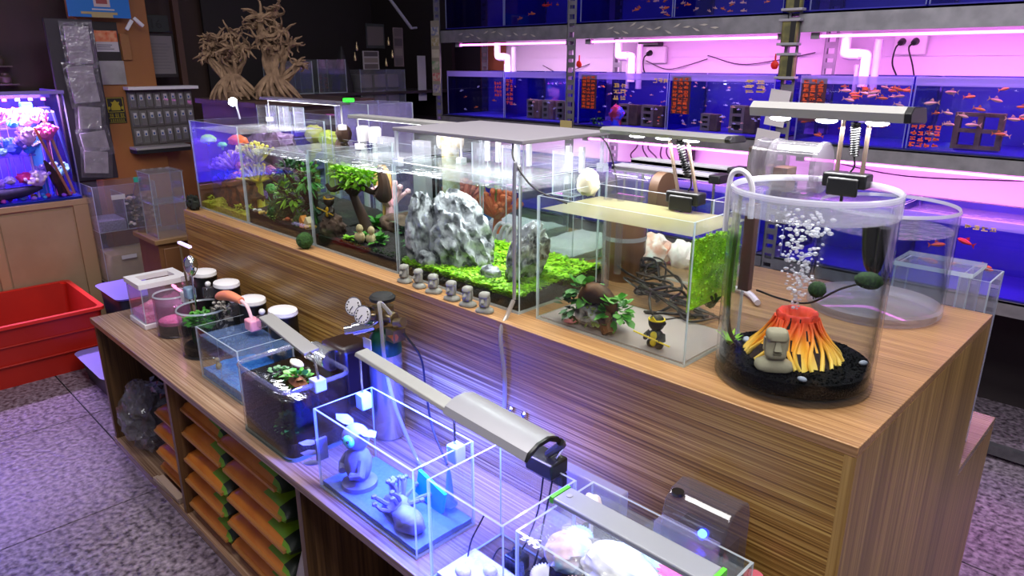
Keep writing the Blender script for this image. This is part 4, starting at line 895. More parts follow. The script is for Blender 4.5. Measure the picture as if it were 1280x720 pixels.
# dark rounded tank
dt = thing('rounded_tank', 'dark brown-watered tank with rounded corners and bright rim in the middle of the lower shelf', 'aquarium', (-1.75, .87, ZL))
def rrect(x0, x1, y0, y1, r, z, n=6):
    o = []
    for cx_, cy_, a0 in ((x1-r, y1-r, 0), (x0+r, y1-r, pi/2), (x0+r, y0+r, pi), (x1-r, y0+r, 1.5*pi)):
        o += [(cx_+r*cos(a0+pi/2*k/n), cy_+r*sin(a0+pi/2*k/n), z) for k in range(n+1)]
    return o
A = (-1.90, -1.605, .765, .975)
def inset(d): return (A[0]+d, A[1]-d, A[2]+d, A[3]-d)
part('wall', G().rings([rrect(*A, .03, ZL+.004), rrect(*A, .03, .812)], caps=False).rings([rrect(*inset(.005), .026, ZL+.01), rrect(*inset(.005), .026, .812)], caps=False), clear('grey_glass', (.86, .86, .88), .05), dt, 60)
part('rim', G().rings([rrect(*A, .03, .812), rrect(*inset(-.002), .032, .819), rrect(*inset(.001), .03, .825), rrect(*inset(.006), .026, .823), rrect(*inset(.007), .026, .812)], caps=False), clear('chrome_glass_rim', (.8, .8, .86), .25, milky=.15, mcol=(.75, .75, .85)), dt, 60)
part('foot', G().rings([rrect(*A, .03, ZL), rrect(*A, .03, ZL+.009)]), EDGEG, dt, 60)
part('soil', G().rings([rrect(*inset(.0065), .025, ZL+.0095), rrect(*inset(.0065), .025, .66)]), SOIL, dt, 60)
g = G().rings([rrect(*inset(.0068), .025, .661), rrect(*inset(.0068), .025, .785)], caps=False); r_ = rrect(*inset(.0068), .025, .785); g.add(r_, [tuple(range(len(r_)))], 1)
part('water', g, [clear('brown_water', (.38, .28, .22), .0, milky=.10, mcol=(.10, .06, .04)), clear('brown_water_top', (.45, .36, .28), .07, milky=.05, mcol=(.12, .08, .05), bump=.25)], dt, 60)
for i, (c, r, n, l, m, lab) in enumerate([((-1.66, .80, .70), (.045, .025, .025), 120, .018, LEAFG, 'green leafy plant low at the front right in the brown tank'), ((-1.74, .88, .79), (.04, .03, .014), 34, .03, LEAFG, 'bright green leaf raft at the water top of the brown tank'), ((-1.82, .86, .785), (.03, .03, .01), 40, .016, LEAFD, 'dark green sprig floating at left in the brown tank')]):
    g = cloud(G(), c, r, n, l); g.cyl((c[0], c[1], .655), c, .003, n=6); one('leafy_plant', lab, 'plant', g, m)
one('driftwood', 'reddish brown driftwood just under the water of the brown tank', 'driftwood', G().tube(curve([(-1.80, .92, .66), (-1.78, .89, .74), (-1.74, .87, .775), (-1.68, .86, .775), (-1.64, .85, .74)], 10), [.02, .022, .024, .026, .026, .024, .022, .02, .016, .014, .01], 8), mat('red_bark', '6a3a24', .7, c2='8a5434', scale=20))
for i, (p, lab) in enumerate([((-1.84, .93, .785), 'pale flat stone floating at the back of the brown tank'), ((-1.88, .80, .77), 'pale flat stone at the left pane of the brown tank')]):
    one('pale_stone', lab, 'stone', G().blob(p, (.035, .015, .012) if i == 0 else (.006, .02, .016), 2, .1, 2, i), mat('pale_stone', 'b8aa9c', .7))
for i in range(2):
    r = thing('bar_lamp', 'grey slim LED bar lamp over the brown tank on a bent wire', 'lamp', (-1.8, .93, .82)) if i == 0 else None
    if r is None: break
    part('lamp_bar', G().rings([[(-2.0, .90, .892), (-2.0, .945, .895), (-2.0, .945, .903), (-2.0, .90, .900)], [(-1.665, .865, .880), (-1.665, .912, .884), (-1.665, .912, .892), (-1.665, .865, .889)]]), ALUW, r, 20, bevel=.002)
    part('led_strip', G().rings([[(-1.97, .910, .8905), (-1.97, .935, .892), (-1.97, .935, .8925), (-1.97, .910, .891)], [(-1.69, .88, .8788), (-1.69, .90, .8805), (-1.69, .90, .881), (-1.69, .88, .8795)]]), mat('led_dim', 'ffffff', .4, emit=2), r)
    part('wire_leg', G().tube(curve([(-1.672, .885, .886), (-1.635, .875, .885), (-1.608, .868, .86), (-1.600, .866, .83)], 14), .0035, 8), CHROME, r)
    part('clip', G().box(-1.625, -1.59, .850, .885, .798, .833), mat('lilac_clip', 'b8bcf0', .4), r, bevel=.003)
    area('lamp_light', (-1.82, .905, .876), (.26, .02), .45, (.95, .97, 1), parent=r)
# filter behind the dark tank
df = thing('hang_on_filter', 'dark brown hang-on filter box with a clear roller spout behind the brown tank', 'filter', (-1.72, 1.03, .65))
part('housing', G().box(-1.80, -1.67, .985, 1.095, .66, .86), mat('dark_brown_plastic', '2a1c18', .3), df, bevel=.018)
part('spout', G().cyl((-1.80, .968, .825), (-1.70, .968, .825), .03, n=20), clear('spout_clear', (.8, .8, .84), .15, milky=.2), df)
for x in (-1.80, -1.70): part('spout_cap', G().cyl((x-.003, .968, .825), (x+.003, .968, .825), .032, n=20), CHROME, df)
one('white_label_strip', 'pale plastic strip standing against the counter front beside the gas cylinder', 'strip', G().box(-1.775, -1.735, 1.10, 1.114, .609, .80), mat('pale_strip', 'a8988c', .5), bevel=.002)
# black hang-on filters along the counter front
def cup_filter(label, x, y, top):
    r = thing('small_hang_on_filter', label, 'filter', (x, y, ZL))
    part('body', G().lathe([(.001, 0), (.04, 0), (.046, .02), (.048, .16), (.047, top-ZL-.02)], (x, y, ZL), 20, caps=False).lathe([(.047, top-ZL-.02), (.001, top-ZL-.02)], (x, y, ZL), 20), BLACK, r)
    part('lid', G().rings([[(x+rr*1.0*cos(a)*1.12, y+rr*sin(a)*.9, top+z) for a in [j*pi/12 for j in range(24)]] for rr, z in ((.046, -.022), (.052, -.016), (.05, -.004), (.03, .002), (.002, .003))]), WHITE, r, 50)
    part('spout', G().box(x-.05, x-.02, y-.075, y-.035, top-.06, top-.02), FILTC, r, bevel=.004)
    part('knob', G().blob((x-.05, y-.05, top-.012), .011, 2), WHITE, r)
    return r
for x, top, lab in [(-2.77, .862, 'black hang-on filter with white lid, first from the far end'), (-2.565, .862, 'black hang-on filter with white lid, second from the far end'), (-2.36, .845, 'black hang-on filter with white lid, third, behind the pink arched lamp'), (-2.13, .86, 'black hang-on filter with white lid, fourth, nearest the gas cylinder')]:
    cup_filter(lab, x, 1.045, top)
r = thing('rod_lamp', 'thin tall rod lamp with a short lilac arm behind the round jar', 'lamp', (-2.66, .95, .80))
part('rod', G().cyl((-2.68, .95, .61), (-2.715, .95, 1.0), .004, n=8), mat('tan_rod', '8a7458', .4, .6), r)
part('arm', G().box(-2.72, -2.615, .944, .956, .998, 1.006), mat('lilac_led', 'd0c0f8', .4, emit=1.0), r)
part('clip', G().box(-2.70, -2.655, .93, .965, .79, .835), mat('bluegrey_clip', '8aa4c0', .4), r, bevel=.006)
g = G().lathe([(.001, -.045), (.010, -.04), (.022, -.02), (.026, 0), (.022, .02), (.010, .034), (.001, .037)], (-2.635, .95, .93), 20).cyl((-2.64, .95, .80), (-2.637, .95, .89), .004, n=8)
g.cyl((-2.64, .95, .609), (-2.64, .95, .80), .004, n=8)
one('metal_bulb_lamp', 'silver egg-shaped lamp head on a stem before the first black filter', 'lamp', g, CHROME)
pl_ = thing('arched_lamp', 'salmon and pink arched lamp clipped on the divided tank', 'lamp', (-2.3, .97, .80))
part('head', G().tube(curve([(-2.45, .96, .846), (-2.40, .965, .862), (-2.34, .965, .872), (-2.27, .968, .872)], 14), [.010, .014, .016, .017, .018, .018, .018, .018, .018, .018, .017, .016, .015, .014, .012], 10), CORALP, pl_)
part('arm', G().tube(curve([(-2.27, .968, .872), (-2.235, .968, .865), (-2.215, .968, .845), (-2.205, .968, .82)], 12), .006, 8), mat('pale_pink', 'f0c4cc', .4), pl_)
part('clip', G().box(-2.225, -2.175, .948, .988, .785, .825), PINKP, pl_, bevel=.006)
g = G()
for i in range(26): g.blob((-2.50+rnd(-.035, .035), .985+rnd(-.02, .02), .79+rnd(-.006, .01)), rnd(.006, .011), 1, .1, 3, i)
g.box(-2.54, -2.46, .96, 1.01, .609, .785)
one('ceramic_rings', 'dark box topped with pale ceramic rings behind the tall vase', 'filter media', g, mat('ring_mix', '282422', .6, c2='a8a29a', scale=60, lo=.5, hi=.6))
# gas cylinder with regulator
gc = thing('gas_cylinder', 'silver gas cylinder with green shoulder and twin-gauge regulator against the counter front', 'gas cylinder', (-1.555, 1.055, ZL))
c = (-1.555, 1.055, ZL)
part('body', G().lathe([(.001, 0), (.042, 0), (.047, .006), (.047, .27)], c, 32), mat('polished_aluminium', 'c0c0c6', .25, .9), gc)
part('shoulder', G().lathe([(.0475, .262), (.0475, .285), (.042, .308), (.03, .325), (.018, .33), (.001, .331)], c, 32), TEAL, gc)
part('label_tag', G().box(-1.575, -1.54, .998, 1.002, .895, .925), PAPER, gc)
vb = part('valve', G().cyl((-1.555, 1.055, .952), (-1.555, 1.055, 1.025), .013, n=14).cyl((-1.60, 1.045, .985), (-1.50, 1.055, .985), .017, n=14).box(-1.575, -1.535, 1.03, 1.08, .97, 1.01), BRASS, gc, bevel=.002)
part('hand_wheel', G().lathe([(.001, 0), (.018, 0), (.035, .004), (.037, .013), (.03, .02), (.001, .022)], (-1.553, 1.055, 1.022), 12), BLACKM, vb, 30)
for gx, gy, gz, nme in ((-1.615, 1.0, 1.005, 'a'), (-1.548, .985, 1.0, 'b')):
    d = V((.35, -.85, .35)).normalized(); p = V((gx, gy, gz))
    ga = part('gauge', G().cyl(p+d*-.022, p, .027, n=28), CHROME, gc)
    part('dial', G().cyl(p, p+d*.002, .0235, n=28), PAPER, ga)
    u, w_ = frame(d)
    gg = G()
    for k in range(11):
        a = -.6+k*.44; q = p+d*.0025+(u*cos(a)+w_*sin(a))*.019; gg.obox(q, (.0015, .0015, .0015))
    gg.tube([p+d*.003, p+d*.003+(u*.5+w_*.8)*.016], .0012, 4)
    part('needle_and_ticks', gg, INK, ga)
part('gauge_stem', G().cyl((-1.612, 1.01, .99), (-1.57, 1.04, .985), .010, n=10).cyl((-1.548, 1.0, .99), (-1.565, 1.04, .985), .008, n=10), BRASS, gc)
part('flow_knob', G().cyl((-1.60, .985, .945), (-1.565, 1.03, .955), .019, n=18).cyl((-1.615, .968, .942), (-1.60, .985, .945), .013, n=14).cyl((-1.575, 1.02, .95), (-1.56, 1.045, .97), .008, n=10), CHROME, gc)
part('solenoid', G().cyl((-1.49, 1.05, .975), (-1.46, 1.055, .985), .013, n=12).box(-1.51, -1.475, 1.03, 1.07, .925, .96), BRASS, gc)
part('safety_nut', G().cyl((-1.50, 1.04, .94), (-1.475, 1.035, .94), .011, n=6), mat('copper', 'c8794a', .3, .8), gc)
one('air_hose', 'clear grey hose from the gas regulator down to the lower shelf', 'hose', G().tube(curve([(-1.50, 1.045, 1.0), (-1.515, 1.02, 1.035), (-1.50, 1.01, 1.0), (-1.485, 1.005, .88), (-1.45, 1.005, .76), (-1.38, 1.01, .64), (-1.33, 1.0, .618)], 40), .0055, 8), clear('grey_hose', (.75, .74, .74)))
one('power_cable', 'black cord from the gas regulator down behind the blue tank', 'cord', G().tube(curve([(-1.47, 1.06, .95), (-1.43, 1.085, .88), (-1.42, 1.09, .78), (-1.39, 1.085, .68), (-1.30, 1.06, .615)], 30), .003, 6), CABLE)

# ---- blue-lit tank
tl = tank('blue-lit tank with white sand and pale figures near the front of the lower shelf', -1.46, -1.06, .768, .943, ZL, .832, None, soil=lambda u, v: .012, soilm=mat('blue_lit_sand', '5a72b8', .8, c2='5068ac', scale=120), amp=.002)  # the lamp's blue is tinted into the white sand's base colour
bl_ = thing('bar_lamp', 'slim grey LED bar lamp standing over the blue-lit tank', 'lamp', (-1.25, .93, .83))
part('lamp_bar', G().rings([[(-1.46, .895, .934), (-1.46, .938, .937), (-1.46, .935, .946), (-1.46, .90, .944)], [(-1.045, .872, .922), (-1.045, .915, .925), (-1.045, .912, .934), (-1.045, .876, .932)]]), ALUW, bl_, 20, bevel=.002)
part('led_strip', G().rings([[(-1.44, .905, .9325), (-1.44, .925, .934), (-1.44, .925, .9345), (-1.44, .905, .933)], [(-1.07, .885, .9205), (-1.07, .902, .922), (-1.07, .902, .9225), (-1.07, .885, .921)]]), LEDB, bl_)
for x, z in ((-1.44, .934), (-1.075, .922)):
    part('leg', G().cyl((x, .90, .835), (x, .90, z), .003, n=8), CHROME, bl_)
    part('clip', G().box(x-.012, x+.02, .885, .915, .795, .837), mat('blue_clear_clip', 'a0b8ff', .3), bl_, bevel=.003)
area('lamp_light', (-1.25, .885, .915), (.34, .03), 24, (.02, .05, 1), parent=bl_)
for x in (-1.38, -1.25, -1.12):
    pd = bpy.data.lights.new('led_glow', 'SPOT'); pd.energy = 16; pd.spot_size = R(165); pd.spot_blend = .3; pd.color = (.03, .06, 1); pd.shadow_soft_size = .02
    po = bpy.data.objects.new('led_glow', pd); col.objects.link(po); po.parent = bl_; po.location = V((x, .885, .90))-OFF[bl_]
PALE = mat('blue_lit_resin', '807eb0', .6, c2='6c6ca4', scale=30)  # blue lamp glow mixed into the base colour of the pale figures
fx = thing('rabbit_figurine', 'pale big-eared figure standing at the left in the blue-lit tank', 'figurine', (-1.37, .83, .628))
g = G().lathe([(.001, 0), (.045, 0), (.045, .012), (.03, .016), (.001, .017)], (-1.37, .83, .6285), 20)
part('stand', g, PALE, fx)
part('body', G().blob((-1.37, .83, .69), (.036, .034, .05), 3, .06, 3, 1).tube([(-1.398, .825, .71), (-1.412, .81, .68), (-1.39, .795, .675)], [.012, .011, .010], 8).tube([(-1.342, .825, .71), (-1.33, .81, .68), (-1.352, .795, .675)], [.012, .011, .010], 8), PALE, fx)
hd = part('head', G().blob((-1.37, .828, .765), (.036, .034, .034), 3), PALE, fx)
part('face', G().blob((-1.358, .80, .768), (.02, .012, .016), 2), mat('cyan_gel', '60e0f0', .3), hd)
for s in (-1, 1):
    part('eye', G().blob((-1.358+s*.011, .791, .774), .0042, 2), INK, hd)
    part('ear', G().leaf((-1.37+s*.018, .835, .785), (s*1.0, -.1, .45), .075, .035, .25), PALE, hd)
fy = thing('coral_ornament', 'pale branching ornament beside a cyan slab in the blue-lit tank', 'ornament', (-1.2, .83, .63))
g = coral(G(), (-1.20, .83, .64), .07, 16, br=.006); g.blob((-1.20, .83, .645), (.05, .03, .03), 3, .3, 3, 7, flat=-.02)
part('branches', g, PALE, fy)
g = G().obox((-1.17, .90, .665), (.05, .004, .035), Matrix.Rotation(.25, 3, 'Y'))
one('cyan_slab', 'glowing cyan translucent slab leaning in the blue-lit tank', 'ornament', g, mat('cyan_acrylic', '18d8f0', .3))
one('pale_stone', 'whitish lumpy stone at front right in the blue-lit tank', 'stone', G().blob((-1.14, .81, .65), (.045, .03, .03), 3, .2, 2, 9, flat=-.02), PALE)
g = G()
for i in range(3): g.leaf((-1.462-.004, .775+.002*i, .73-.03*i), (-.6, -.5, .05), .05, .03, .1)
one('sticker_fin', 'pale pointed fin shapes stuck outside the left corner of the blue-lit tank', 'sticker', g.box(-1.47, -1.461, .77, .80, .68, .74), PALE)
one('spire_ornament', 'clear blue pointed spire at the back right in the blue-lit tank', 'ornament', G().lathe([(.001, .12), (.006, .10), (.012, .03), (.02, .02), (.001, .0)], (-1.13, .925, .622), 10), clear('blue_spire', (.4, .6, 1), .08, milky=.3, mcol=(.3, .5, 1)))

# ---- the empty clear tank and the shell tank
te = tank('empty clear glass tank between the blue-lit tank and the shell tank', -.99, -.773, .752, .962, ZL, .852, None)
g = G().tube(curve([(-.98, .90, .70), (-.985, .86, .64), (-.94, .82, .617), (-.88, .84, .618), (-.84, .90, .63), (-.83, .93, .75), (-.835, .965, .852)], 40), .002, 5)
one('lamp_cord', 'black cord looping across the floor of the empty clear tank', 'cord', g, CABLE)
one('lamp_cord', 'second black cord trailing from the black clamp to the floor of the empty clear tank', 'cord', G().tube(curve([(-.85, .95, .85), (-.86, .94, .74), (-.90, .93, .63), (-.95, .92, .618), (-.93, .87, .618)], 30), .002, 5), CABLE)
one('small_pump', 'small black pump on the floor at the back of the empty clear tank', 'pump', G().box(-.90, -.86, .88, .92, .616, .65).cyl((-.88, .90, .65), (-.88, .90, .668), .01, n=10), BLACK, bevel=.004)
cl = thing('clamp_lamp', 'wide curved grey lamp with a black hinge clamp over the empty clear tank', 'lamp', (-.85, .96, .85))
pr = [(.852, .938), (.86, .953), (.885, .964), (.915, .966), (.94, .958), (.95, .945), (.945, .942), (.915, .958), (.885, .957), (.862, .945)]
lb = part('lamp_bar', G().rings([[(-1.05, y-.005, z+.004) for y, z in pr], [(-.795, y-.02, z+.004) for y, z in pr]]), mat('satin_grey', '94939a', .4, .2), cl, 30)
part('end_cap', G().rings([[(-.795, y-.02, z+.004) for y, z in pr], [(-.788, y-.02, z+.004) for y, z in pr]]), BLACK, lb)
part('led_strip', G().box(-1.03, -.81, .88, .91, .944, .948), mat('led_dim', 'ffffff'), lb)
part('hinge_arm', G().tube([(-.792, .93, .945), (-.80, .945, .93), (-.845, .955, .885)], [.008, .009, .008], 8), BLACK, cl)
part('spring_rod', G().cyl((-.80, .955, .925), (-.83, .962, .875), .003, n=8).cyl((-.81, .965, .925), (-.84, .972, .875), .003, n=8), CHROME, cl)
part('clamp', G().box(-.89, -.815, .932, .985, .842, .878).box(-.89, -.815, .968, .985, .81, .842), BLACK, cl, bevel=.005)
area('lamp_light', (-.92, .89, .936), (.2, .03), 1.6, (.35, .32, 1), parent=cl)
ts = tank('near tank heaped with glowing white shells at the bottom edge of the picture', -.765, -.415, .778, 1.005, ZL, .835, .818, soil=lambda u, v: .115+.02*v, soilm=BSAND, amp=.012)
ls = thing('bar_lamp', 'broad grey LED lamp with green ends across the shell tank', 'lamp', (-.59, .9, .835))
part('lamp_bar', G().box(-.758, -.432, .872, .925, .850, .862), mat('satin_light_grey', '90929a', .45, .2), ls, bevel=.003)
for x in (-.766, -.432): part('end_cap', G().box(x, x+.008, .872, .925, .849, .863), mat('green_plastic', '5ac830', .4), ls)
part('led_strip', G().box(-.75, -.44, .885, .91, .847, .850), mat('led_dim', 'ffffff'), ls)
part('screw', G().cyl((-.74, .9, .862), (-.74, .9, .8635), .006, n=12), GREYP, ls)
for x in (-.762, -.43): part('foot', G().box(x, x+.01, .89, .905, .825, .85), FILTC, ls)
area('lamp_light', (-.595, .895, .842), (.3, .03), .14, (.8, .82, 1), parent=ls)
def scallop(c, r, rz, tilt, m, label, name='scallop_shell'):
    M = Matrix.Rotation(rz, 3, 'Z') @ Matrix.Rotation(tilt, 3, 'X'); vs = []; fs = []; n, k = 26, 7
    for i in range(k+1):
        for j in range(n+1):
            a = -1.25+2.5*j/n; q = r*i/k*(1+.05*cos(j*pi)*i/k); z = .35*r*math.sin(min(1, i/k*1.05)*pi*.62)+.03*r*cos(j*pi)*i/k
            vs.append(V(c)+M @ V((q*math.sin(a), q*cos(a)-r*.4, z)))
    for i in range(k):
        for j in range(n):
            a = i*(n+1)+j; fs.append((a, a+1, a+n+2, a+n+1))
    g_ = G().add(vs, fs); g_.add([v-M @ V((0, 0, .004)) for v in vs], [f[::-1] for f in fs])
    return one(name, label, 'shell', g_, m, smooth=70)
SH = mat('white_shell', 'dcd6da', .5, c2='e4ccd8', scale=10); SHP = mat('pink_shell', 'f4b8c4', .5, c2='fbe6ea', scale=10); SHB = mat('bluish_shell', '8ac4e8', .5, c2='c8e4f4', scale=10)
rock('big blotchy white coral stone in the middle of the shell tank', (-.60, .875, .785), (.065, .048, .036), 51, mat('blotchy_shell', 'd4ccd2', .6, c2='8ab0d8', scale=12, lo=.45, hi=.62), amp=.2, cat='coral', name='coral_stone')
rock('pinkish white coral stone at the left of the shell tank', (-.705, .865, .772), (.045, .04, .03), 52, mat('rosy_blotch', 'dcb4bc', .6, c2='90b8dc', scale=10, lo=.48, hi=.6), amp=.2, cat='coral', name='coral_stone')
rock('pale blue coral stone at the back of the shell tank', (-.60, .96, .762), (.05, .03, .03), 53, SHB, amp=.2, cat='coral', name='coral_stone')
for i, (c, r, rz, t, m, lab) in enumerate([((-.735, .93, .758), .03, .4, .3, SHB, 'small pale blue scallop shell in the back left corner of the shell tank'), ((-.655, .815, .748), .035, 1.0, .2, SHP, 'pink scallop shell at the front of the shell tank'), ((-.72, .80, .742), .035, 2.0, .2, SH, 'white scallop shell at the front left corner of the shell tank'), ((-.525, .86, .758), .04, .2, .3, SH, 'white scallop shell right of the blotchy coral stone'), ((-.47, .93, .755), .04, 2.5, .3, SHB, 'pale blue scallop shell at the right end of the shell tank'), ((-.56, .82, .75), .035, .8, .2, SHP, 'pink scallop shell at front right of the shell tank')]):
    scallop(c, r, rz, t, m, lab)
g = G()
for i in range(14): g.leaf((-.525, .93, .785), (cos(i*.45), sin(i*.45), .6), .035, .012, .2)
g.cyl((-.525, .93, .64), (-.525, .93, .788), .008, n=8)
one('magenta_anemone', 'bright magenta anemone at the right of the blotchy coral stone', 'coral', g, mat('magenta', 'ff30a8', .5))
one('white_urchin', 'knobbly white coral hung under the left end of the shell tank lamp', 'coral', G().blob((-.735, .965, .815), (.022, .018, .02), 3, .25, 4, 3).cyl((-.735, .965, .64), (-.735, .965, .79), .004, n=6), SH)
# shell gravel strip in front of the empty tank floor
one('shell_plate', 'white plate of crushed shells lying in the empty clear tank', 'plate', G().box(-.98, -.785, .762, .87, .6155, .628).blob((-.94, .80, .632), (.02, .016, .01), 2).blob((-.90, .84, .632), (.018, .014, .01), 2).blob((-.88, .79, .632), (.02, .014, .01), 2).blob((-.84, .80, .632), (.018, .012, .01), 2).blob((-.81, .785, .632), (.02, .012, .01), 2), WSAND)
one('glass_seahorse', 'small clear glass ornament standing between the empty tank and the shell tank', 'ornament', G().lathe([(.001, .09), (.005, .085), (.008, .05), (.014, .01), (.018, 0), (.001, 0)], (-.80, .83, .628), 12), ACRYL)
one('breeding_box', 'pale translucent flat plastic box hung behind the shell tank', 'box', G().box(-.865, -.70, 1.012, 1.04, .735, .825), clear('milky_plastic', (.85, .84, .92), .05, milky=.4, mcol=(.75, .72, .9)), bevel=.004)
# tinted filter
nf = thing('hang_on_filter', 'smoky hang-on filter with a blue light behind the shell tank', 'filter', (-.535, 1.05, .70))
prf = [(1.01, .70), (1.01, .845), (1.02, .868), (1.04, .882), (1.075, .888), (1.10, .876), (1.108, .85), (1.108, .70)]
part('housing', G().rings([[(-.605, y, z) for y, z in prf], [(-.475, y, z) for y, z in prf]]), clear('smoke_shell', (.66, .60, .62), .07, milky=.16, mcol=(.5, .44, .47)), nf, 30, bevel=.004)
part('cartridge', G().box(-.595, -.485, 1.03, 1.095, .71, .80), mat('dark_cartridge', '2a2426', .5), nf)
part('front_chamber', G().box(-.60, -.48, .978, 1.008, .755, .838), clear('violet_clear', (.82, .80, .95), .06, milky=.2, mcol=(.7, .66, .95)), nf)
part('button', G().cyl((-.585, 1.03, .878), (-.585, 1.03, .884), .012, n=14), BLACK, nf)
part('power_light', G().cyl((-.515, 1.0085, .84), (-.515, 1.002, .84), .008, n=14), LEDB, nf)
one('red_stopper', 'small red plastic cap on the shelf right of the smoky filter', 'cap', G().cyl((-.44, 1.07, .609), (-.44, 1.07, .755), .018, n=14), mat('pinkish_red', 'c86070', .4))
# ================================================================== steel rack with rows of tanks
RY = 3.40
rk = thing('steel_rack', 'long galvanised steel rack of slotted uprights carrying three rows of blue-backed fish tanks', 'rack', (-2.2, 3.6, 0))
def upright(x, y, h=2.6):
    g = G()
    for s in (-1, 1): g.box(x+s*.026-.007, x+s*.026+.007, y-.002, y+.002, 0, h)
    k = 0; z = .02
    while z < h: g.box(x-.02, x+.02, y-.002, y+.002, z, z+.022 if k % 2 else z+.03); z += .05; k += 1
    g.box(x-.034, x-.030, y-.002, y+.045, 0, h)
    return g
UX = (-4.13, -2.88, -1.53, -.13)
for x in UX:
    part('upright', upright(x, RY), STEEL, rk, 0); part('upright', upright(x, 3.86), STEEL, rk, 0)
for z0, z1 in ((.645, .705), (1.222, 1.285), (1.782, 1.868)):
    for a, b in zip(UX[:-1], UX[1:]):
        g = G().box(a+.033, b-.033, RY-.006, RY+.006, z0, z1).box(a+.033, b-.033, RY-.006, RY+.05, z1-.006, z1)
        part('beam', g, STEEL, rk, 0)
    part('shelf_board', G().box(UX[0], UX[-1], RY+.01, 3.85, z1-.012, z1-.001), STEELD, rk, 0)
part('beam', G().box(UX[0], UX[-1], RY-.006, RY+.03, .02, .065), STEELD, rk, 0)
# pale fish-shaped paint chips along the upper beam
chip = G().add([(0, 0, 0), (.03, 0, .004), (.05, 0, 0), (.03, 0, -.006), (0, .0015, 0), (.03, .0015, .004), (.05, .0015, 0), (.03, .0015, -.006)], [(0, 1, 2, 3), (4, 7, 6, 5), (0, 4, 5, 1), (1, 5, 6, 2), (2, 6, 7, 3), (3, 7, 4, 0)])
chm = chip.mesh('paint_chip', [mat('pale_chip', 'b8b0a8', .6)], smooth=0)
for x in [-3.9, -3.82]+[-3.78+.07*i for i in range(9)]+[-2.62+.055*i for i in range(13)]:
    o = bpy.data.objects.new('paint_chip', chm); col.objects.link(o); o.parent = rk
    o.location = (x+rnd(-.01, .01)+2.2, RY-.0085-3.6, 1.825+rnd(-.012, .012)); o.rotation_euler = (0, rnd(-.5, .5), 0)
# pink grow tubes under the beams
for z, xs in ((1.765, [(-3.95, -2.93), (-2.78, -1.60), (-1.44, -.20)]), (1.205, [(-3.95, -2.93), (-2.78, -1.60), (-1.44, -.20)])):
    for i, (a, b) in enumerate(xs):
        r = thing('tube_lamp', 'pink glowing tube lamp under the %s beam, %s bay of the rack' % ('upper' if z > 1.5 else 'middle', ('left', 'middle', 'right')[i]), 'lamp', ((a+b)/2, 3.46, z))
        part('tube', G().cyl((a, 3.445, z), (b, 3.445, z), .0065, n=10), LEDP, r)
        for q in (a, b): part('socket', G().box(q-.02, q+.02, 3.43, 3.46, z-.012, z+.016), GREYP, r)
        area('lamp_light', ((a+b)/2, 3.47, z-.012), (b-a, .03), (5.0, 7.5, 8.5)[i], (1, (.62, .34, .30)[i], .96), to=(0, .35, -.8), parent=r)
# tanks of the rack
def fish_tank(label, x0, x1, z0, z1, water=True, y0=RY+.014, y1=3.82):
    r = thing('rack_tank', label, 'aquarium', ((x0+x1)/2, (y0+y1)/2, z0))
    part('base_pane', G().box(x0, x1, y0, y1, z0, z0+.006), BLUEB, r, 0)
    part('back_panel', G().box(x0, x1, y1-.005, y1, z0+.006, z1), BLUEB, r, 0)
    part('front_pane', pane(G(), 'y', y0, .005, x0, x1, z0+.006, z1), [clear('blueish_glass', (.80, .80, .95), .03), EDGE], r, 0)
    part('side_pane', pane(G(), 'x', x0, .005, y0+.005, y1-.005, z0+.006, z1), [clear('blue_side', (.45, .42, .85), .03), EDGE], r, 0)
    part('side_pane', pane(G(), 'x', x1-.005, .005, y0+.005, y1-.005, z0+.006, z1), [clear('blue_side', (.45, .42, .85), .03), EDGE], r, 0)
    part('water', G().add([(x0+.006, y0+.006, z1-.03), (x1-.006, y0+.006, z1-.03), (x1-.006, y1-.006, z1-.03), (x0+.006, y1-.006, z1-.03)], [(0, 1, 2, 3)]), clear('rack_water_top', (.8, .8, 1), .06, milky=.25, mcol=(.75, .65, 1), bump=.2), r, 0)
    part('water_band', G().box(x0+.002, x1-.002, y0-.002, y0-.0004, z1-.036, z1), clear('lavender_band', (.8, .78, .95), .06, milky=.4, mcol=(.62, .5, .95)), r, 0)
    return r
bays = [('left', -4.05, -3.475), ('left centre', -3.465, -2.93), ('centre', -2.83, -2.205), ('centre right', -2.195, -1.60), ('right centre', -1.475, -.99), ('right', -.98, -.20)]
T = {}
for row, z0, z1 in (('top', 1.872, 2.30), ('middle', 1.288, 1.592), ('bottom', .708, 1.028)):
    for k, (nme, a, b) in enumerate(bays):
        T[row, k] = fish_tank('blue-backed fish tank in the %s row of the rack, %s bay' % (row, nme), a, b, z0, z1)
# bluish area lights without fixtures, above each row and bay, light the blue panels
for row, z in (('middle', 1.60), ('bottom', 1.04), ('top', 2.36)):
    for a, b in ((-4.0, -2.95), (-2.8, -1.62), (-1.45, -.22)):
        area('bay_light', ((a+b)/2, 3.50, z+.02), (b-a, .04), 1.5, (.62, .55, 1), to=(0, .35, -1), parent=rk)
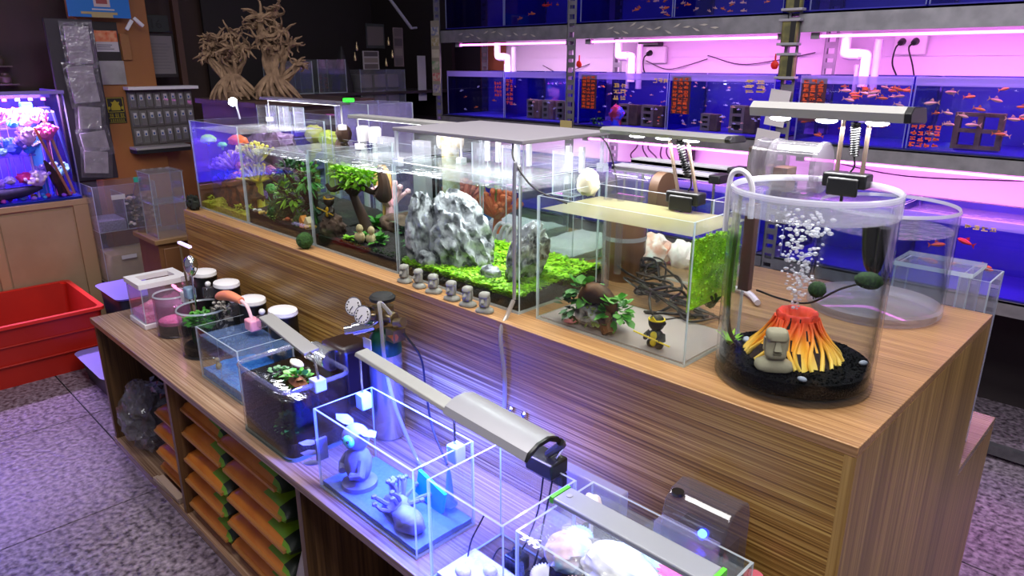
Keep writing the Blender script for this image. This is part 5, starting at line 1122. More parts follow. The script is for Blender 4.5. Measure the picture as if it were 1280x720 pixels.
# fish: one spindle with a tail fin
def fish_mesh(m, name='fish'):
    g = G(); rs = []
    for t, w_, h in ((0, .06, .08), (.15, .20, .24), (.4, .24, .31), (.65, .15, .20), (.8, .05, .10)):
        rs.append([(t-.45, .5*w_*cos(a), .5*h*sin(a)) for a in [j*pi/3 for j in range(6)]])
    g.rings(rs)
    g.add([(.35, 0, 0), (.56, .01, .2), (.5, 0, 0), (.56, .01, -.2), (.35, .012, 0)], [(0, 1, 2, 4), (0, 4, 2, 3), (0, 2, 1), (0, 3, 2)])
    g.add([(-.1, 0, .2), (.1, 0, .34), (.18, 0, .14), (0, .014, .2)], [(0, 1, 2), (0, 3, 1), (1, 3, 2)])
    return g.mesh(name, [m])
FM = {k: fish_mesh(m) for k, m in (('orange', ORANGE), ('peach', PEACH), ('silver', SILVER), ('pale lime', mat('lime_fish', 'c8d878', .4)), ('red', mat('red_fish', 'e03820', .4)))}
def fish(color, p, ln, rz, ry, label, group):
    o = bpy.data.objects.new('fish', FM[color]); col.objects.link(o); o.location = p; o.rotation_euler = (0, ry, rz); o.scale = (ln,)*3
    o['label'] = label; o['category'] = 'fish'; o['group'] = group
def shoal(n, x0, x1, z0, z1, colors, ln, where, y=(3.43, 3.50)):
    for i in range(n):
        c_ = random.choice(colors)
        fish(c_, (rnd(x0, x1), rnd(*y), rnd(z0, z1)), ln*rnd(.75, 1.2), random.choice((0, pi))+rnd(-.5, .5), rnd(-.35, .35),
             'small %s fish swimming in the %s' % (c_, where), 'fish in the '+where)
W = 'middle row tank of the %s bay'
shoal(34, -.93, -.25, 1.32, 1.55, ['orange', 'peach', 'pale lime', 'orange', 'peach'], .05, W % 'right')
shoal(22, -1.33, -1.03, 1.48, 1.555, ['orange', 'orange', 'peach'], .045, W % 'right centre')
shoal(16, -1.45, -1.02, 1.31, 1.48, ['orange', 'peach', 'silver'], .04, W % 'right centre')
shoal(44, -2.18, -1.64, 1.31, 1.55, ['peach', 'silver', 'silver'], .024, W % 'centre right')
shoal(42, -2.80, -2.23, 1.31, 1.54, ['peach', 'silver', 'orange'], .024, W % 'centre')
shoal(12, -3.44, -2.96, 1.32, 1.54, ['silver', 'peach'], .03, W % 'left centre')
shoal(8, -4.0, -3.5, 1.32, 1.54, ['silver', 'orange'], .03, W % 'left')
shoal(18, -2.55, -2.1, 1.89, 2.0, ['peach', 'orange'], .035, 'top row tank of the centre bay')
shoal(12, -2.1, -1.65, 1.89, 1.98, ['peach', 'orange'], .03, 'top row tank of the centre right bay')
shoal(5, -3.4, -3.0, 1.89, 2.0, ['orange', 'red'], .05, 'top row tank of the left centre bay')
shoal(6, -.93, -.5, .75, .98, ['red', 'orange'], .075, 'bottom row tank of the right bay')
# sponge blocks with round holes standing in the middle tanks
def block(label, x, z, w_, h, m, y=3.52):
    r = thing('sponge_block', label, 'filter', (x+w_/2, y+.03, z)); f_ = w_*.55; g = G()
    g.box(x, x+f_*.2, y, y+.03, z, z+h).box(x+f_*.8, x+f_, y, y+.03, z, z+h)
    for k in range(4): g.box(x+f_*.2, x+f_*.8, y, y+.03, z+k*(h-.014)/3, z+k*(h-.014)/3+.014)
    part('holed_face', g, mat('olive_grey_plastic', '6c6c56', .6), r, 0)
    part('hole_back', G().box(x+f_*.2, x+f_*.8, y+.026, y+.03, z, z+h), BLACKM, r, 0)
    part('sponge', G().box(x+f_, x+w_, y, y+.05, z, z+h*.98).box(x, x+f_, y+.0305, y+.05, z, z+h), m, r, bevel=.003)
BRN = mat('brown_filter', '5a4634', .8, c2='75604a', scale=30); OLV = mat('olive_filter', '3a3420', .8, c2='544a2c', scale=30)
for i, (x, w_) in enumerate(((-3.36, .11), (-3.22, .095), (-3.10, .12))): block(('left', 'middle', 'right')[i]+' of three brown filter blocks with holes in the left centre bay', x, 1.296, w_, .12, BRN)
block('left dark filter block in the middle row tank of the centre bay', -2.60, 1.296, .13, .12, OLV); block('right dark filter block in the middle row tank of the centre bay', -2.44, 1.296, .15, .12, OLV)
block('left dark filter block in the middle row tank of the centre right bay', -2.05, 1.296, .10, .09, OLV); block('right dark filter block in the middle row tank of the centre right bay', -1.88, 1.296, .15, .14, OLV)
g = G()
for a_, b_ in ((0, .022), (.085, .105), (.16, .18)): g.box(-.83+a_, -.83+b_, 3.50, 3.53, 1.30, 1.45)
for a_, b_ in ((0, .016), (.068, .084), (.134, .15)): g.box(-.81, -.67, 3.502, 3.528, 1.30+a_, 1.30+b_)
one('window_frame_ornament', 'brown ornament like a four-paned window frame in the middle row tank of the right bay', 'ornament', g, BRN)
# coral ornament in the centre bay tank
one('tank_ornament', 'red and blue lumpy ornament in the middle row tank of the centre bay', 'ornament', G().blob((-2.60, 3.50, 1.36), (.05, .03, .05), 3, .3, 3, 3, flat=-.05).cyl((-2.60, 3.5, 1.294), (-2.60, 3.5, 1.33), .03, n=8), mat('redblue', 'c03a50', .6, c2='3a50e0', scale=12, lo=.45, hi=.55))
one('tank_plant', 'bright green tuft at the foot of the centre bay tank', 'plant', cloud(G(), (-2.70, 3.44, 1.315), (.04, .015, .018), 60, .018), LEAFG)
# handwriting on the glass: rows of loose orange strokes, too blurred in the photograph to be read
def scrawl(label, x, z, rows, w_, h, m, parent, y=RY+.0105, perrow=3):
    g = G()
    for r_ in range(rows):
        for k in range(perrow):
            cx_, cz = x+w_*(k+.5)/perrow, z-h*(r_+.5)/rows; a, b = w_/perrow*.42, h/rows*.40
            for _ in range(3):
                q = rnd(-b, b)*.9; g.box(cx_-a*rnd(.5, 1), cx_+a*rnd(.5, 1), y, y+.002, cz+q-.0018, cz+q+.0018)
            for _ in range(2):
                q = rnd(-a, a)*.8; g.box(cx_+q-.0018, cx_+q+.0018, y, y+.002, cz-b*rnd(.4, 1), cz+b*rnd(.4, 1))
    part('handwriting', g, m, parent, 0, label=label)
INKO = mat('orange_marker', 'f05a30', .5); INKY = mat('yellow_marker', 'e8c070', .5)
scrawl('orange handwriting in a column', -2.80, 1.575, 9, .10, .19, INKO, T['middle', 2]); scrawl('yellow handwriting', -2.57, 1.54, 3, .10, .10, INKY, T['middle', 2], perrow=2)
scrawl('yellow handwriting', -2.30, 1.57, 1, .10, .03, INKY, T['middle', 2])
scrawl('orange handwriting in a column', -2.17, 1.575, 9, .10, .19, INKO, T['middle', 3]); scrawl('yellow handwriting', -1.76, 1.57, 3, .12, .07, INKY, T['middle', 3], perrow=2)
scrawl('orange handwriting in a column', -1.46, 1.575, 6, .10, .12, INKO, T['middle', 4]); scrawl('orange handwriting', -.97, 1.40, 4, .12, .10, INKO, T['middle', 5], perrow=4)
scrawl('orange handwriting', -3.56, 1.53, 4, .07, .10, INKO, T['middle', 0]); scrawl('orange handwriting', -3.45, 1.55, 6, .07, .17, INKO, T['middle', 1], perrow=2)
scrawl('yellow handwriting', -.70, 1.005, 1, .12, .025, INKY, T['bottom', 5], perrow=4)
# red label cards behind the orange columns are part of the tank faces
for k, x in ((2, -2.805), (3, -2.175), (4, -1.465)):
    part('label_card', G().box(x, x+.115, RY+.0128, RY+.0138, 1.385, 1.578), mat('plum_card', '40122c', .6), T['middle', k], 0)
struct('trim_4', G().box(-4.28, -4.02, 3.955, 3.98, 1.40, 1.80), mat('red_brown_board', '8a4a30', .55, c2='9a5a3a', scale=5, stretch=(1, 1, .2)))
# pipes, outlets, valves over the tanks
PVC = mat('pvc', 'd8c8dc', .4)
for i, (x, lab) in enumerate([(-3.72, 'white elbow pipe over the left bay tank'), (-2.68, 'white elbow pipe over the centre bay tank'), (-1.36, 'white elbow pipe over the right centre bay tank')]):
    one('elbow_pipe', lab, 'pipe', G().tube(curve([(x, 3.60, 1.78), (x, 3.60, 1.71), (x+.01, 3.60, 1.685), (x+.09, 3.60, 1.685), (x+.10, 3.60, 1.66), (x+.10, 3.60, 1.54)], 30), .022, 12).cyl((x+.02, 3.60, 1.685), (x+.07, 3.60, 1.685), .026, n=12), PVC)
    one('drain_pipe', 'grey drain pipe behind the %s' % lab[6:], 'pipe', G().cyl((x+.14, 3.62, 1.50), (x+.14, 3.62, 1.75), .018, n=12).cyl((x+.06, 3.62, 1.50), (x+.06, 3.62, 1.64), .012, n=10), mat('grey_pvc', '9a90a4', .4))
for i, (x, lab) in enumerate([(-2.86, 'red valve tag on the left middle upright'), (-1.60, 'red valve tag on the right middle upright')]):
    one('red_tag', lab, 'tag', G().blob((x+.05 if i == 0 else x, 3.39, 1.64), (.02, .008, .02), 2, .3, 3, i).cyl((x+.05 if i == 0 else x, 3.392, 1.64), (x+.05 if i == 0 else x, 3.392, 1.69), .004, n=6), mat('red_tag_', 'e02818', .5))
def outlet(label, x, z, n=2):
    r = thing('wall_socket', label, 'socket', (x, 3.97, z))
    part('plate', G().box(x-.075, x+.075, 3.955, 3.985, z-.05, z+.05), WHITE, r, bevel=.006)
    for i in range(n):
        px = x-.035+.06*i
        p = part('plug', G().cyl((px, 3.955, z+.012), (px, 3.925, z+.005), .018, .013, 12), BLACK, r)
        part('cord', G().tube(curve([(px, 3.925, z+.005), (px-.01, 3.90, z-.02), (px-.02+.03*i, 3.92, z-.09), (px+.02*i, 3.95, z-.15)], 14), .004, 6), BLACK, p)
    return r
outlet('white wall socket with two black plugs above the right bay tanks', -1.19, 1.735)
outlet('white wall socket with a black adapter above the centre bay tank', -2.66, 1.695, 1)
one('adapter', 'long black adapter lying above the socket in the centre bay', 'adapter', G().box(-2.78, -2.62, 3.93, 3.985, 1.745, 1.775), BLACK, bevel=.008)
for i, (a, b, z) in enumerate([((-2.72, 3.95), (-2.30, 3.975), 1.63), ((-2.3, 3.975), (-1.65, 3.96), 1.66), ((-3.62, 3.96), (-3.2, 3.975), 1.60), ((-1.6, 3.975), (-.3, 3.975), 1.12)]):
    one('wall_cable', ('thin dark cord drooping along the white boards, below the left socket', 'thin dark cord along the white boards between centre and right uprights', 'thin dark cord along the white boards in the left bay', 'thin dark cord along the white boards below the middle row')[i], 'cord', G().tube(curve([(a[0], a[1], z+.03), ((a[0]*2+b[0])/3, 3.965, z-.02), ((a[0]+2*b[0])/3, 3.965, z), (b[0], b[1], z+.04)], 24), .003, 5), mat('plum_cord', '4a2848', .5))
for i in range(6):
    x = -2.72+.07*i
    one('plug_cable', 'dark tangled cord hanging under the middle beam behind the yellowish tank', 'cord', G().tube(curve([(x, 3.9, 1.20), (x+rnd(-.05, .05), 3.88, 1.13), (x+rnd(-.08, .08), 3.9, 1.07), (x+rnd(-.05, .1), 3.92, 1.03)], 16), .005, 5), mat('plum_cord', '4a2848'), group='cords under the middle beam')
one('power_brick', 'dark power brick under the middle beam in the centre bay', 'adapter', G().box(-2.42, -2.33, 3.93, 3.975, 1.06, 1.16), mat('plum_black', '2a1428', .5), bevel=.006)
# packs and tags tied to the uprights
pk = [(-1.53, 1.93, 'topmost'), (-1.535, 1.78, 'second from the top'), (-1.53, 1.63, 'third from the top'), ]
OLVP = mat('olive_pack', '4a4a2c', .5, c2='7a7440', scale=16)
for x, z, lab in pk:
    r = thing('hanging_pack', 'olive and black pack strapped to the right middle upright, '+lab, 'pack', (x, 3.375, z-.07))
    part('pack', G().box(x-.038, x+.038, 3.355, 3.392, z-.06, z+.06), OLVP, r, bevel=.012)
    part('panel', G().box(x+.008, x+.032, 3.353, 3.356, z-.05, z+.05), BLACKM, r)
    for d in (-.055, .05): part('strap', G().box(x-.05, x+.05, 3.35, 3.396, z+d, z+d+.012), mat('grey_strap', '8a8890', .5), r, bevel=.002)
for x, z, s, lab in [(-1.56, 1.44, .05, 'white price card on the right middle upright, upper one'), (-1.60, 1.25, .06, 'white price card leaning on the right middle upright, lower one')]:
    r = thing('price_card', lab, 'card', (x, 3.385, z-.08))
    part('card', G().obox((x, 3.383, z), (s, .002, .085), Matrix.Rotation(.12, 3, 'Y')), PAPER, r)
    part('picture', G().obox((x, 3.3795, z-.01), (s*.5, .001, .035), Matrix.Rotation(.12, 3, 'Y')), mat('grey_green_print', '6a7468', .6), r)
one('price_card', 'small yellowish card at the foot of the left middle upright', 'card', G().box(-2.94, -2.85, 3.38, 3.386, 1.24, 1.31), mat('yellow_card', 'c8b878', .6))
r = thing('poster_strip', 'tall narrow colour poster strip on the leftmost upright', 'poster', (-4.1, 3.38, 1.25))
part('sheet', G().box(-4.17, -4.08, 3.375, 3.379, 1.42, 1.93), mat('dull_paper', '8a8474', .6), r)
for z, h in ((1.86, '4a5a8a'), (1.79, '8a7a3a'), (1.71, 'b0a890'), (1.63, '5a8a5a'), (1.55, 'b04050'), (1.47, '5a4a9a')):
    part('picture', G().box(-4.165, -4.085, 3.3735, 3.3755, z-.028, z+.028), mat('print_'+h, h, .6, c2='b8b0a0', scale=40), r)
# ================================================================== left end of the shop
cb = thing('display_cabinet', 'pale beech display cabinet carrying the glowing reef tank at the left edge', 'cabinet', (-5.3, .6, 0))
part('carcass', G().box(-5.6, -5.02, -.4, 1.235, 0, .80), CAB, cb)
part('top_board', G().box(-5.6, -5.0, -.42, 1.25, .80, .835), mat('beech_edge', 'b09070', .45), cb, bevel=.003)
part('stile', G().box(-5.02, -5.0, 1.15, 1.235, 0, .80), mat('beech_stile', 'a98a6a', .5), cb, bevel=.002)
part('stile', G().box(-5.02, -5.0, .70, .75, 0, .80), mat('beech_stile', 'a98a6a'), cb, bevel=.002)
part('door_panel', G().box(-5.02, -5.012, .76, 1.14, .03, .78), CAB, cb)
part('door_panel', G().box(-5.02, -5.012, .2, .69, .03, .78), CAB, cb)
# reef tank
rt = thing('aquarium', 'violet glowing reef tank crowded with bright ornaments at the left edge', 'aquarium', (-5.25, .7, .835))
VG = clear('violet_glass', (.85, .8, 1), .03)
for g in (pane(G(), 'x', -5.03, .006, -.3, 1.215, .835, 1.47), pane(G(), 'y', 1.209, .006, -5.5, -5.03, .835, 1.47)): part('glass_pane', g, [VG, EDGE], rt, 0)
part('back_panel', G().box(-5.52, -5.51, -.3, 1.215, .835, 1.47), mat('violet_back', '7c6ad0', .5), rt)
part('base_pane', G().box(-5.52, -5.024, -.3, 1.215, .8355, .85), mat('blue_foot', '2a48c0', .4), rt)
part('top_frame', G().box(-5.05, -5.02, -.3, 1.22, 1.47, 1.49).box(-5.5, -5.05, 1.20, 1.22, 1.47, 1.49).box(-5.3, -5.28, -.3, 1.2, 1.44, 1.46), mat('violet_rail', '8a78c8', .4), rt)
area('lamp_light', (-5.22, .55, 1.46), (.3, 1.2), 20, (.60, .36, 1), parent=rt, spread=120)
area('lamp_light', (-5.10, .6, 1.46), (.08, 1.2), 26, (1, .76, .95), parent=rt, spread=120)
cols = ['f060c0', '60e0f0', 'ffffff', 'f08040', '5070ff', '60e060', 'e0c0ff', 'ff4080', 'ffd040', '40a0ff', 'd080ff', 'b0fff0']
for k, (z, lab) in enumerate([(1.33, 'upper'), (1.17, 'middle'), (1.00, 'lower')]):
    part('shelf_pane', G().box(-5.4, -5.06, .2, 1.02, z-.055, z-.048), clear('violet_shelf', (.8, .75, 1), .06, milky=.2, mcol=(.6, .5, 1)), rt, 0)
    for i in range(7):
        y = .56+.075*i+rnd(-.01, .01); h = cols[(i*5+k*3) % 12]; r_ = rnd(.028, .042)
        g = G().blob((-5.12+rnd(-.03, .03), y, z-.048+r_*.8), (r_, r_, r_*.8), 3, .3, 3, i+k*9, flat=-r_*.78)
        one('reef_ornament', ('%s coral ornament, %s from the left on the %s shelf of the reef tank' % ({'f060c0': 'pink', '60e0f0': 'cyan', 'ffffff': 'white', 'f08040': 'orange', '5070ff': 'blue', '60e060': 'green', 'e0c0ff': 'lilac', 'ff4080': 'crimson', 'ffd040': 'yellow', '40a0ff': 'sky blue', 'd080ff': 'purple', 'b0fff0': 'mint'}[h], ('first', 'second', 'third', 'fourth', 'fifth', 'sixth', 'seventh')[i], lab)), 'ornament', g, mat('reef_'+h, h, .5))
for i in range(26):
    h = ('ffe0f8', 'ffffff', 'ff9ae0', 'c8b0ff', 'ffb0d8', 'a0e8ff')[i % 6]; z = (.87, 1.125, 1.285, .955)[i % 4]; y = .52+.66*((i*7) % 26)/26; x = -5.17+rnd(-.04, .05)
    g = coral(G(), (x, y, z+.02), .075, 14, br=.009, seed=i).cyl((x, y, .852), (x, y, z+.03), .002, n=5)
    one('branching_coral', '%s branching ornament' % ('rose white', 'white', 'pink', 'lavender', 'blush', 'ice blue')[i % 6]+' among the crowded shelves of the glowing reef tank', 'coral', g, mat('reef_'+h, h, .5), group='branching ornaments of the reef tank')
for i, (p, h, lab) in enumerate([((-5.08, 1.0, 1.22), 'f8d8f0', 'big pale pink coral head before the middle shelf of the reef tank'), ((-5.07, 1.10, 1.24), 'ff80c0', 'rosy coral head at the right end of the middle shelf of the reef tank'), ((-5.07, 1.0, .97), 'f4e4f8', 'white bushy coral low at the right of the reef tank')]):
    g = coral(G(), (p[0], p[1], p[2]-.02), .07, 24, br=.009, seed=i).blob(p, .04, 3, .25, 3, i); g.cyl((p[0]-.02, p[1], .86), (p[0]-.02, p[1], p[2]), .006, n=6)
    one('bushy_coral', lab, 'coral', g, mat('reef_'+h, h, .5))
one('log_ornament', 'dark hollow log ornament lying on the floor of the reef tank', 'ornament', G().tube(curve([(-5.07, .55, .895), (-5.07, .75, .90), (-5.07, .9, .905), (-5.07, 1.02, .925)], 12), [.02, .03, .035, .036, .036, .036, .035, .034, .032, .03, .026, .02, .012], 12), mat('log_dark', '2a2a3a', .6, c2='3c3c50', scale=30))
one('dark_driftwood', 'dark upright driftwood at the right end of the reef tank', 'driftwood', G().tube(curve([(-5.09, 1.13, .86), (-5.09, 1.11, .95), (-5.08, 1.08, 1.03), (-5.08, 1.06, 1.08)], 10), [.03, .028, .026, .03, .03, .026, .022, .018, .014, .01, .006], 8), DRIFT)
for i in range(3):
    y = 1.10+.03*i
    one('bamboo_stick', 'slanting tan stick in the right corner of the reef tank, '+('left one', 'middle one', 'right one')[i], 'stick', G().cyl((-5.06-.02*i, y+.06, .86), (-5.06-.02*i, y-.06+.03*i, 1.28+.04*i), .008, n=8), mat('stick_%d' % i, ('d89a58', 'e0b070', '5a68c8')[i], .5))
for i in range(2):
    one('pump_tower', ('cyan', 'dark blue')[i]+' tower-shaped pump at the back right of the reef tank', 'pump', G().box(-5.25, -5.18, 1.02+.09*i, 1.08+.09*i, .86, 1.42-.03*i).box(-5.26, -5.17, 1.01+.09*i, 1.09+.09*i, 1.3, 1.36), mat('tower_%d' % i, ('58b8f0', '20206a')[i], .4), bevel=.006)
gpeb = G().blob((0, 0, .012), (.016, .014, .012), 2, .2, 3, 2); gm = {}
for i in range(34):
    h = cols[i % 12]; p = (-5.06+rnd(-.10, .015), .5+rnd(0, .68), .851); nme = ['pink', 'cyan', 'white', 'orange', 'blue', 'green', 'lilac', 'crimson', 'yellow', 'sky blue', 'purple', 'mint'][i % 12]
    if h not in gm: gm[h] = one('glass_pebble', nme+' pebble on the floor of the reef tank', 'pebble', gpeb, mat('reef_'+h, h), loc=(0, 0, 0), group='coloured pebbles in the reef tank'); gm[h].location = p
    else: dup(gm[h], p, rnd(0, 3), scale=rnd(.8, 1.3))
for i in range(9):
    y = .62+.068*i
    one('led_bulb', 'small bright LED bulb under the top rail of the reef tank', 'lamp', G().cyl((-5.29, y, 1.425), (-5.29, y, 1.442), .012, n=12), mat('reef_led_%d' % (i % 3), ('ffffff', 'c080ff', 'ff60c0')[i % 3], .4, emit=12), group='LED bulbs of the reef tank')

# red crate
rc = thing('crate', 'large red plastic crate on the floor before the beech cabinet', 'crate', (-4.7, .5, 0))
def crate(x0, x1, y0, y1, h, t, m, parent):
    g = G()
    outer = [rrect(x0+.02, x1-.02, y0+.02, y1-.02, .03, 0), rrect(x0, x1, y0, y1, .03, h)]
    inner = [rrect(x0+t, x1-t, y0+t, y1-t, .025, h), rrect(x0+.02+t, x1-.02-t, y0+.02+t, y1-.02-t, .025, .012)]
    g.rings(outer+inner, caps=False); g.add(outer[0], [tuple(range(len(outer[0])))[::-1]]); g.add(inner[1], [tuple(range(len(inner[1])))])
    part('tub', g, m, parent, 50)
crate(-4.98, -4.28, -.45, 1.03, .34, .012, RED, rc)
g = G(); o_ = [rrect(-4.995, -4.265, -.465, 1.045, .035, .328), rrect(-4.995, -4.265, -.465, 1.045, .035, .345), rrect(-4.968, -4.292, -.438, 1.018, .03, .345), rrect(-4.968, -4.292, -.438, 1.018, .03, .328)]
g.rings(o_+[o_[0]], caps=False); part('rim', g, mat('red_rim', 'd83024', .35), rc, 50)
for z in (.12, .225): part('rib', G().box(-4.292, -4.278, -.40, .99, z, z+.008), RED, rc, bevel=.002)
# bins with lilac lids
BIN = mat('dark_bin', '1a1a24', .5); LIDL = mat('lilac_lid', '8a80d8', .4)
def bin_(label, x0, x1, y0, y1, z, dz):
    r = thing('lidded_bin', label, 'bin', ((x0+x1)/2, (y0+y1)/2, z))
    part('bin', G().rings([rrect(x0+.03, x1-.03, y0+.03, y1-.03, .04, z), rrect(x0+.01, x1-.01, y0+.01, y1-.01, .04, z+dz)]), BIN, r)
    part('lid', G().rings([rrect(x0, x1, y0, y1, .05, z+dz), rrect(x0-.01, x1+.01, y0-.01, y1+.01, .05, z+dz+.012), rrect(x0+.02, x1-.02, y0+.02, y1-.02, .05, z+dz+.016)]), LIDL, r)
bin_('dark bin with a lilac lid behind the white-framed tank, beyond the counter end', -4.46, -4.06, 1.06, 1.40, 0, .41)
bin_('lower dark bin with a lilac lid in front of the red crate corner', -4.20, -3.70, .84, 1.02, 0, .13)
# clear bin of stones and sack bin
sb = thing('stone_bin', 'clear acrylic bin half filled with mixed pebbles beyond the counter end', 'bin', (-4.95, 1.4, 0))
g = G()
part('bin', G().box(-5.1, -5.096, 1.23, 1.60, .30, .92, 1, {'x': 0}).box(-4.854, -4.85, 1.23, 1.60, .30, .92, 1, {'x': 0}).box(-5.096, -4.854, 1.23, 1.234, .30, .92, 1, {'y': 0}).box(-5.096, -4.854, 1.596, 1.60, .30, .92, 1, {'y': 0}).box(-5.096, -4.854, 1.234, 1.596, .63, .636, 1, {'z': 0}), [ACRYL, EDGE], sb, 0)
part('divider', G().box(-5.096, -4.854, 1.40, 1.404, .636, .86, 1, {'y': 0}), [ACRYL, EDGE], sb, 0)
part('plinth', G().box(-5.12, -4.86, 1.23, 1.60, 0, .298), mat('dark_board', '2a1a12', .6), sb)
part('price_label', G().box(-4.849, -4.847, 1.33, 1.41, .83, .86), PAPER, sb, 0)
part('price_label', G().box(-4.849, -4.847, 1.33, 1.42, .445, .47), PAPER, sb, 0)
spc = ['8a8070', '3a342e', 'c8bca0', '5a5048', 'e0d8c8', '2a2622', 'a08860']
pg = G().blob((0, 0, 0), (.017, .015, .012), 1, .15, 2, 4); sm = {}
for i in range(80):
    h = spc[i % 7]; p = (-4.868-rnd(0, .02), 1.42+rnd(0, .165), .65+rnd(0, .17)) if i < 70 else (-4.9+rnd(-.1, .03), 1.42+rnd(0, .165), .825)
    if h not in sm: sm[h] = one('pebble', 'mixed brown and cream pebble in the clear stone bin', 'pebble', pg, mat('stone_'+h, h, .7), loc=(0, 0, 0), group='pebbles in the stone bin'); sm[h].location = p
    else: dup(sm[h], p, rnd(0, 3), scale=rnd(.8, 1.2))
part('pebble_fill', G().box(-5.09, -4.90, 1.41, 1.59, .637, .80), mat('stone_3a342e', '3a342e'), sb, 0)
part('grit_fill', G().box(-5.09, -4.86, 1.24, 1.395, .637, .70), mat('grey_grit', '6a6878', .8, c2='8a889a', scale=90, bump=.5), sb, 0)
one('paper_sack', 'creased pale paper sack in the lower part of the clear bin', 'sack', G().rings([rrect(-5.08, -4.87, 1.25, 1.58, .03, .302), rrect(-5.085, -4.862, 1.24, 1.585, .04, .40), rrect(-5.06, -4.88, 1.26, 1.57, .03, .47), rrect(-5.0, -4.95, 1.25, 1.575, .02, .50)]), mat('sack_paper', 'b09a78', .8, c2='c0aa88', scale=12, bump=.6))
# little cabinet with acrylic boxes on it
lc = thing('small_cabinet', 'small brown wooden cabinet at the far end of the counter', 'cabinet', (-3.85, 1.35, 0))
part('carcass', G().box(-3.98, -3.70, 1.19, 1.56, 0, .775), mat('warm_wood', '6a4428', .5, c2='784e2e', scale=4, stretch=(1, 1, .2)), lc)
part('top_board', G().box(-4.0, -3.68, 1.17, 1.58, .775, .80), mat('warm_wood_top', '8a6844', .45), lc, bevel=.003)
part('door', G().box(-3.70, -3.69, 1.21, 1.54, .05, .75), mat('warm_wood', '6a4428'), lc, bevel=.004)
for i, (z, lab) in enumerate(((.80, 'lower clear acrylic box on the small brown cabinet'), (.975, 'upper clear acrylic box stacked on the small brown cabinet'))):
    r = thing('acrylic_box', lab, 'box', (-3.8, 1.3, z)); h = .17 if i == 0 else .15
    for ax, a, u0, u1 in (('x', -3.88, 1.2, 1.36), ('x', -3.714, 1.2, 1.36), ('y', 1.2, -3.876, -3.714), ('y', 1.356, -3.876, -3.714)): part('pane', pane(G(), ax, a, .004, u0, u1, z, z+h), [ACRYL, EDGE], r, 0)
    part('lid', G().box(-3.885, -3.705, 1.195, 1.365, z+h, z+h+.006), ACRYL, r, 0)
r = thing('plastic_bottle', 'clear plastic bottle with a teal cap beside the acrylic boxes', 'bottle', (-3.93, 1.21, .80))
part('bottle', G().lathe([(.001, 0), (.032, 0), (.036, .01), (.036, .10), (.03, .13), (.036, .15), (.034, .19), (.014, .25), (.014, .265)], (-3.94, 1.215, .80), 24), FILTC, r)
part('cap', G().lathe([(.001, .285), (.017, .285), (.017, .262), (.001, .262)], (-3.94, 1.215, .80), 20), mat('teal_cap', '30a890', .4), r)
# shelf rack of blister packs
bs = thing('blister_rack', 'white-topped wall rack of clear packs in three rows beside the amber column', 'rack', (-5.3, 1.87, 1.1))
part('top_rail', G().box(-5.36, -5.2, 1.64, 2.10, 1.475, 1.495), WHITE, bs)
part('shelf', G().box(-5.36, -5.17, 1.62, 1.98, 1.085, 1.10), mat('grey_shelf', 'a8a4a0', .5), bs); part('shelf_lip', G().box(-5.36, -5.165, 1.62, 1.98, 1.06, 1.085), BLACKM, bs)
part('back_board', G().box(-5.30, -5.29, 1.65, 2.08, 1.10, 1.475), mat('rack_grey', '5a5450', .6), bs)
hd_ = ['white', 'pale', 'clear']
pp = thing('blister_pack', 'small clear blister pack with a white card', 'pack', (0, 0, 0), 'blister packs on the wall rack')
part('card', G().box(-.002, 0, -.024, .024, 0, .105), mat('dull_card', '6e6a68', .6), pp); part('bubble', G().box(0, .014, -.018, .018, .01, .07), clear('blister', (.85, .85, .86), .10, milky=.35, mcol=(.7, .68, .66)), pp, bevel=.004); part('sticker', G().box(0, .0155, -.012, .008, .055, .09), PAPER, pp); part('dot', G().box(.0155, .0162, -.008, .003, .06, .075), mat('dull_blue', '3a5a90', .6), pp)
rows_ = ('top', 'middle', 'bottom'); ordn = ['first', 'second', 'third', 'fourth', 'fifth', 'sixth', 'seventh', 'eighth']
for a in range(3):
    for b in range(8):
        o = pp if a == b == 0 else dup(pp, (0, 0, 0))
        o.location = (-5.285+rnd(0, .012), 1.68+.053*b, 1.352-.118*a+rnd(-.004, .004)); o['label'] = 'small clear blister pack, %s from the left in the %s row of the wall rack' % (ordn[b], rows_[a])
# notices on the amber column
def card(name, label, cat, x, y0, y1, z0, z1, m, extra=(), th=.006):
    r = thing(name, label, cat, (x, (y0+y1)/2, z0)); part('sheet', G().box(x, x+th, y0, y1, z0, z1), m, r, bevel=.001)
    for i_, (nme, a0, a1, b0, b1, mm) in enumerate(extra): part(nme, G().box(x+th, x+th+.0012+.0003*i_, y0+(y1-y0)*a0, y0+(y1-y0)*a1, z0+(z1-z0)*b0, z0+(z1-z0)*b1), mm, r, 0)
    return r
YEL = mat('mustard_print', 'a89818', .6)
plq = card('plaque', 'black plaque with a yellow emblem and two lines of characters on the amber column', 'sign', -5.298, 1.515, 1.63, 1.26, 1.43, mat('plaque_black', '14120c', .5))
def on(g_, y, z, w_, h): return g_.box(-5.292, -5.290, y-w_/2, y+w_/2, z-h/2, z+h/2)
g = G()
on(g, 1.572, 1.425, .10, .004); on(g, 1.572, 1.335, .10, .004); on(g, 1.524, 1.38, .004, .09); on(g, 1.62, 1.38, .004, .09)
part('border', g, YEL, plq, 0)
g = G().prism([(-5.292, 1.545, 1.345), (-5.292, 1.60, 1.345), (-5.292, 1.602, 1.365), (-5.292, 1.592, 1.385), (-5.292, 1.60, 1.40), (-5.292, 1.585, 1.398), (-5.292, 1.573, 1.412), (-5.292, 1.560, 1.398), (-5.292, 1.546, 1.40), (-5.292, 1.554, 1.385), (-5.292, 1.543, 1.365)], (.002, 0, 0))
for s in (-1, 1): g.blob((-5.291, 1.573+s*.04, 1.36), (.002, .008, .012), 1)
part('emblem', g, YEL, plq, 20)
g = G()
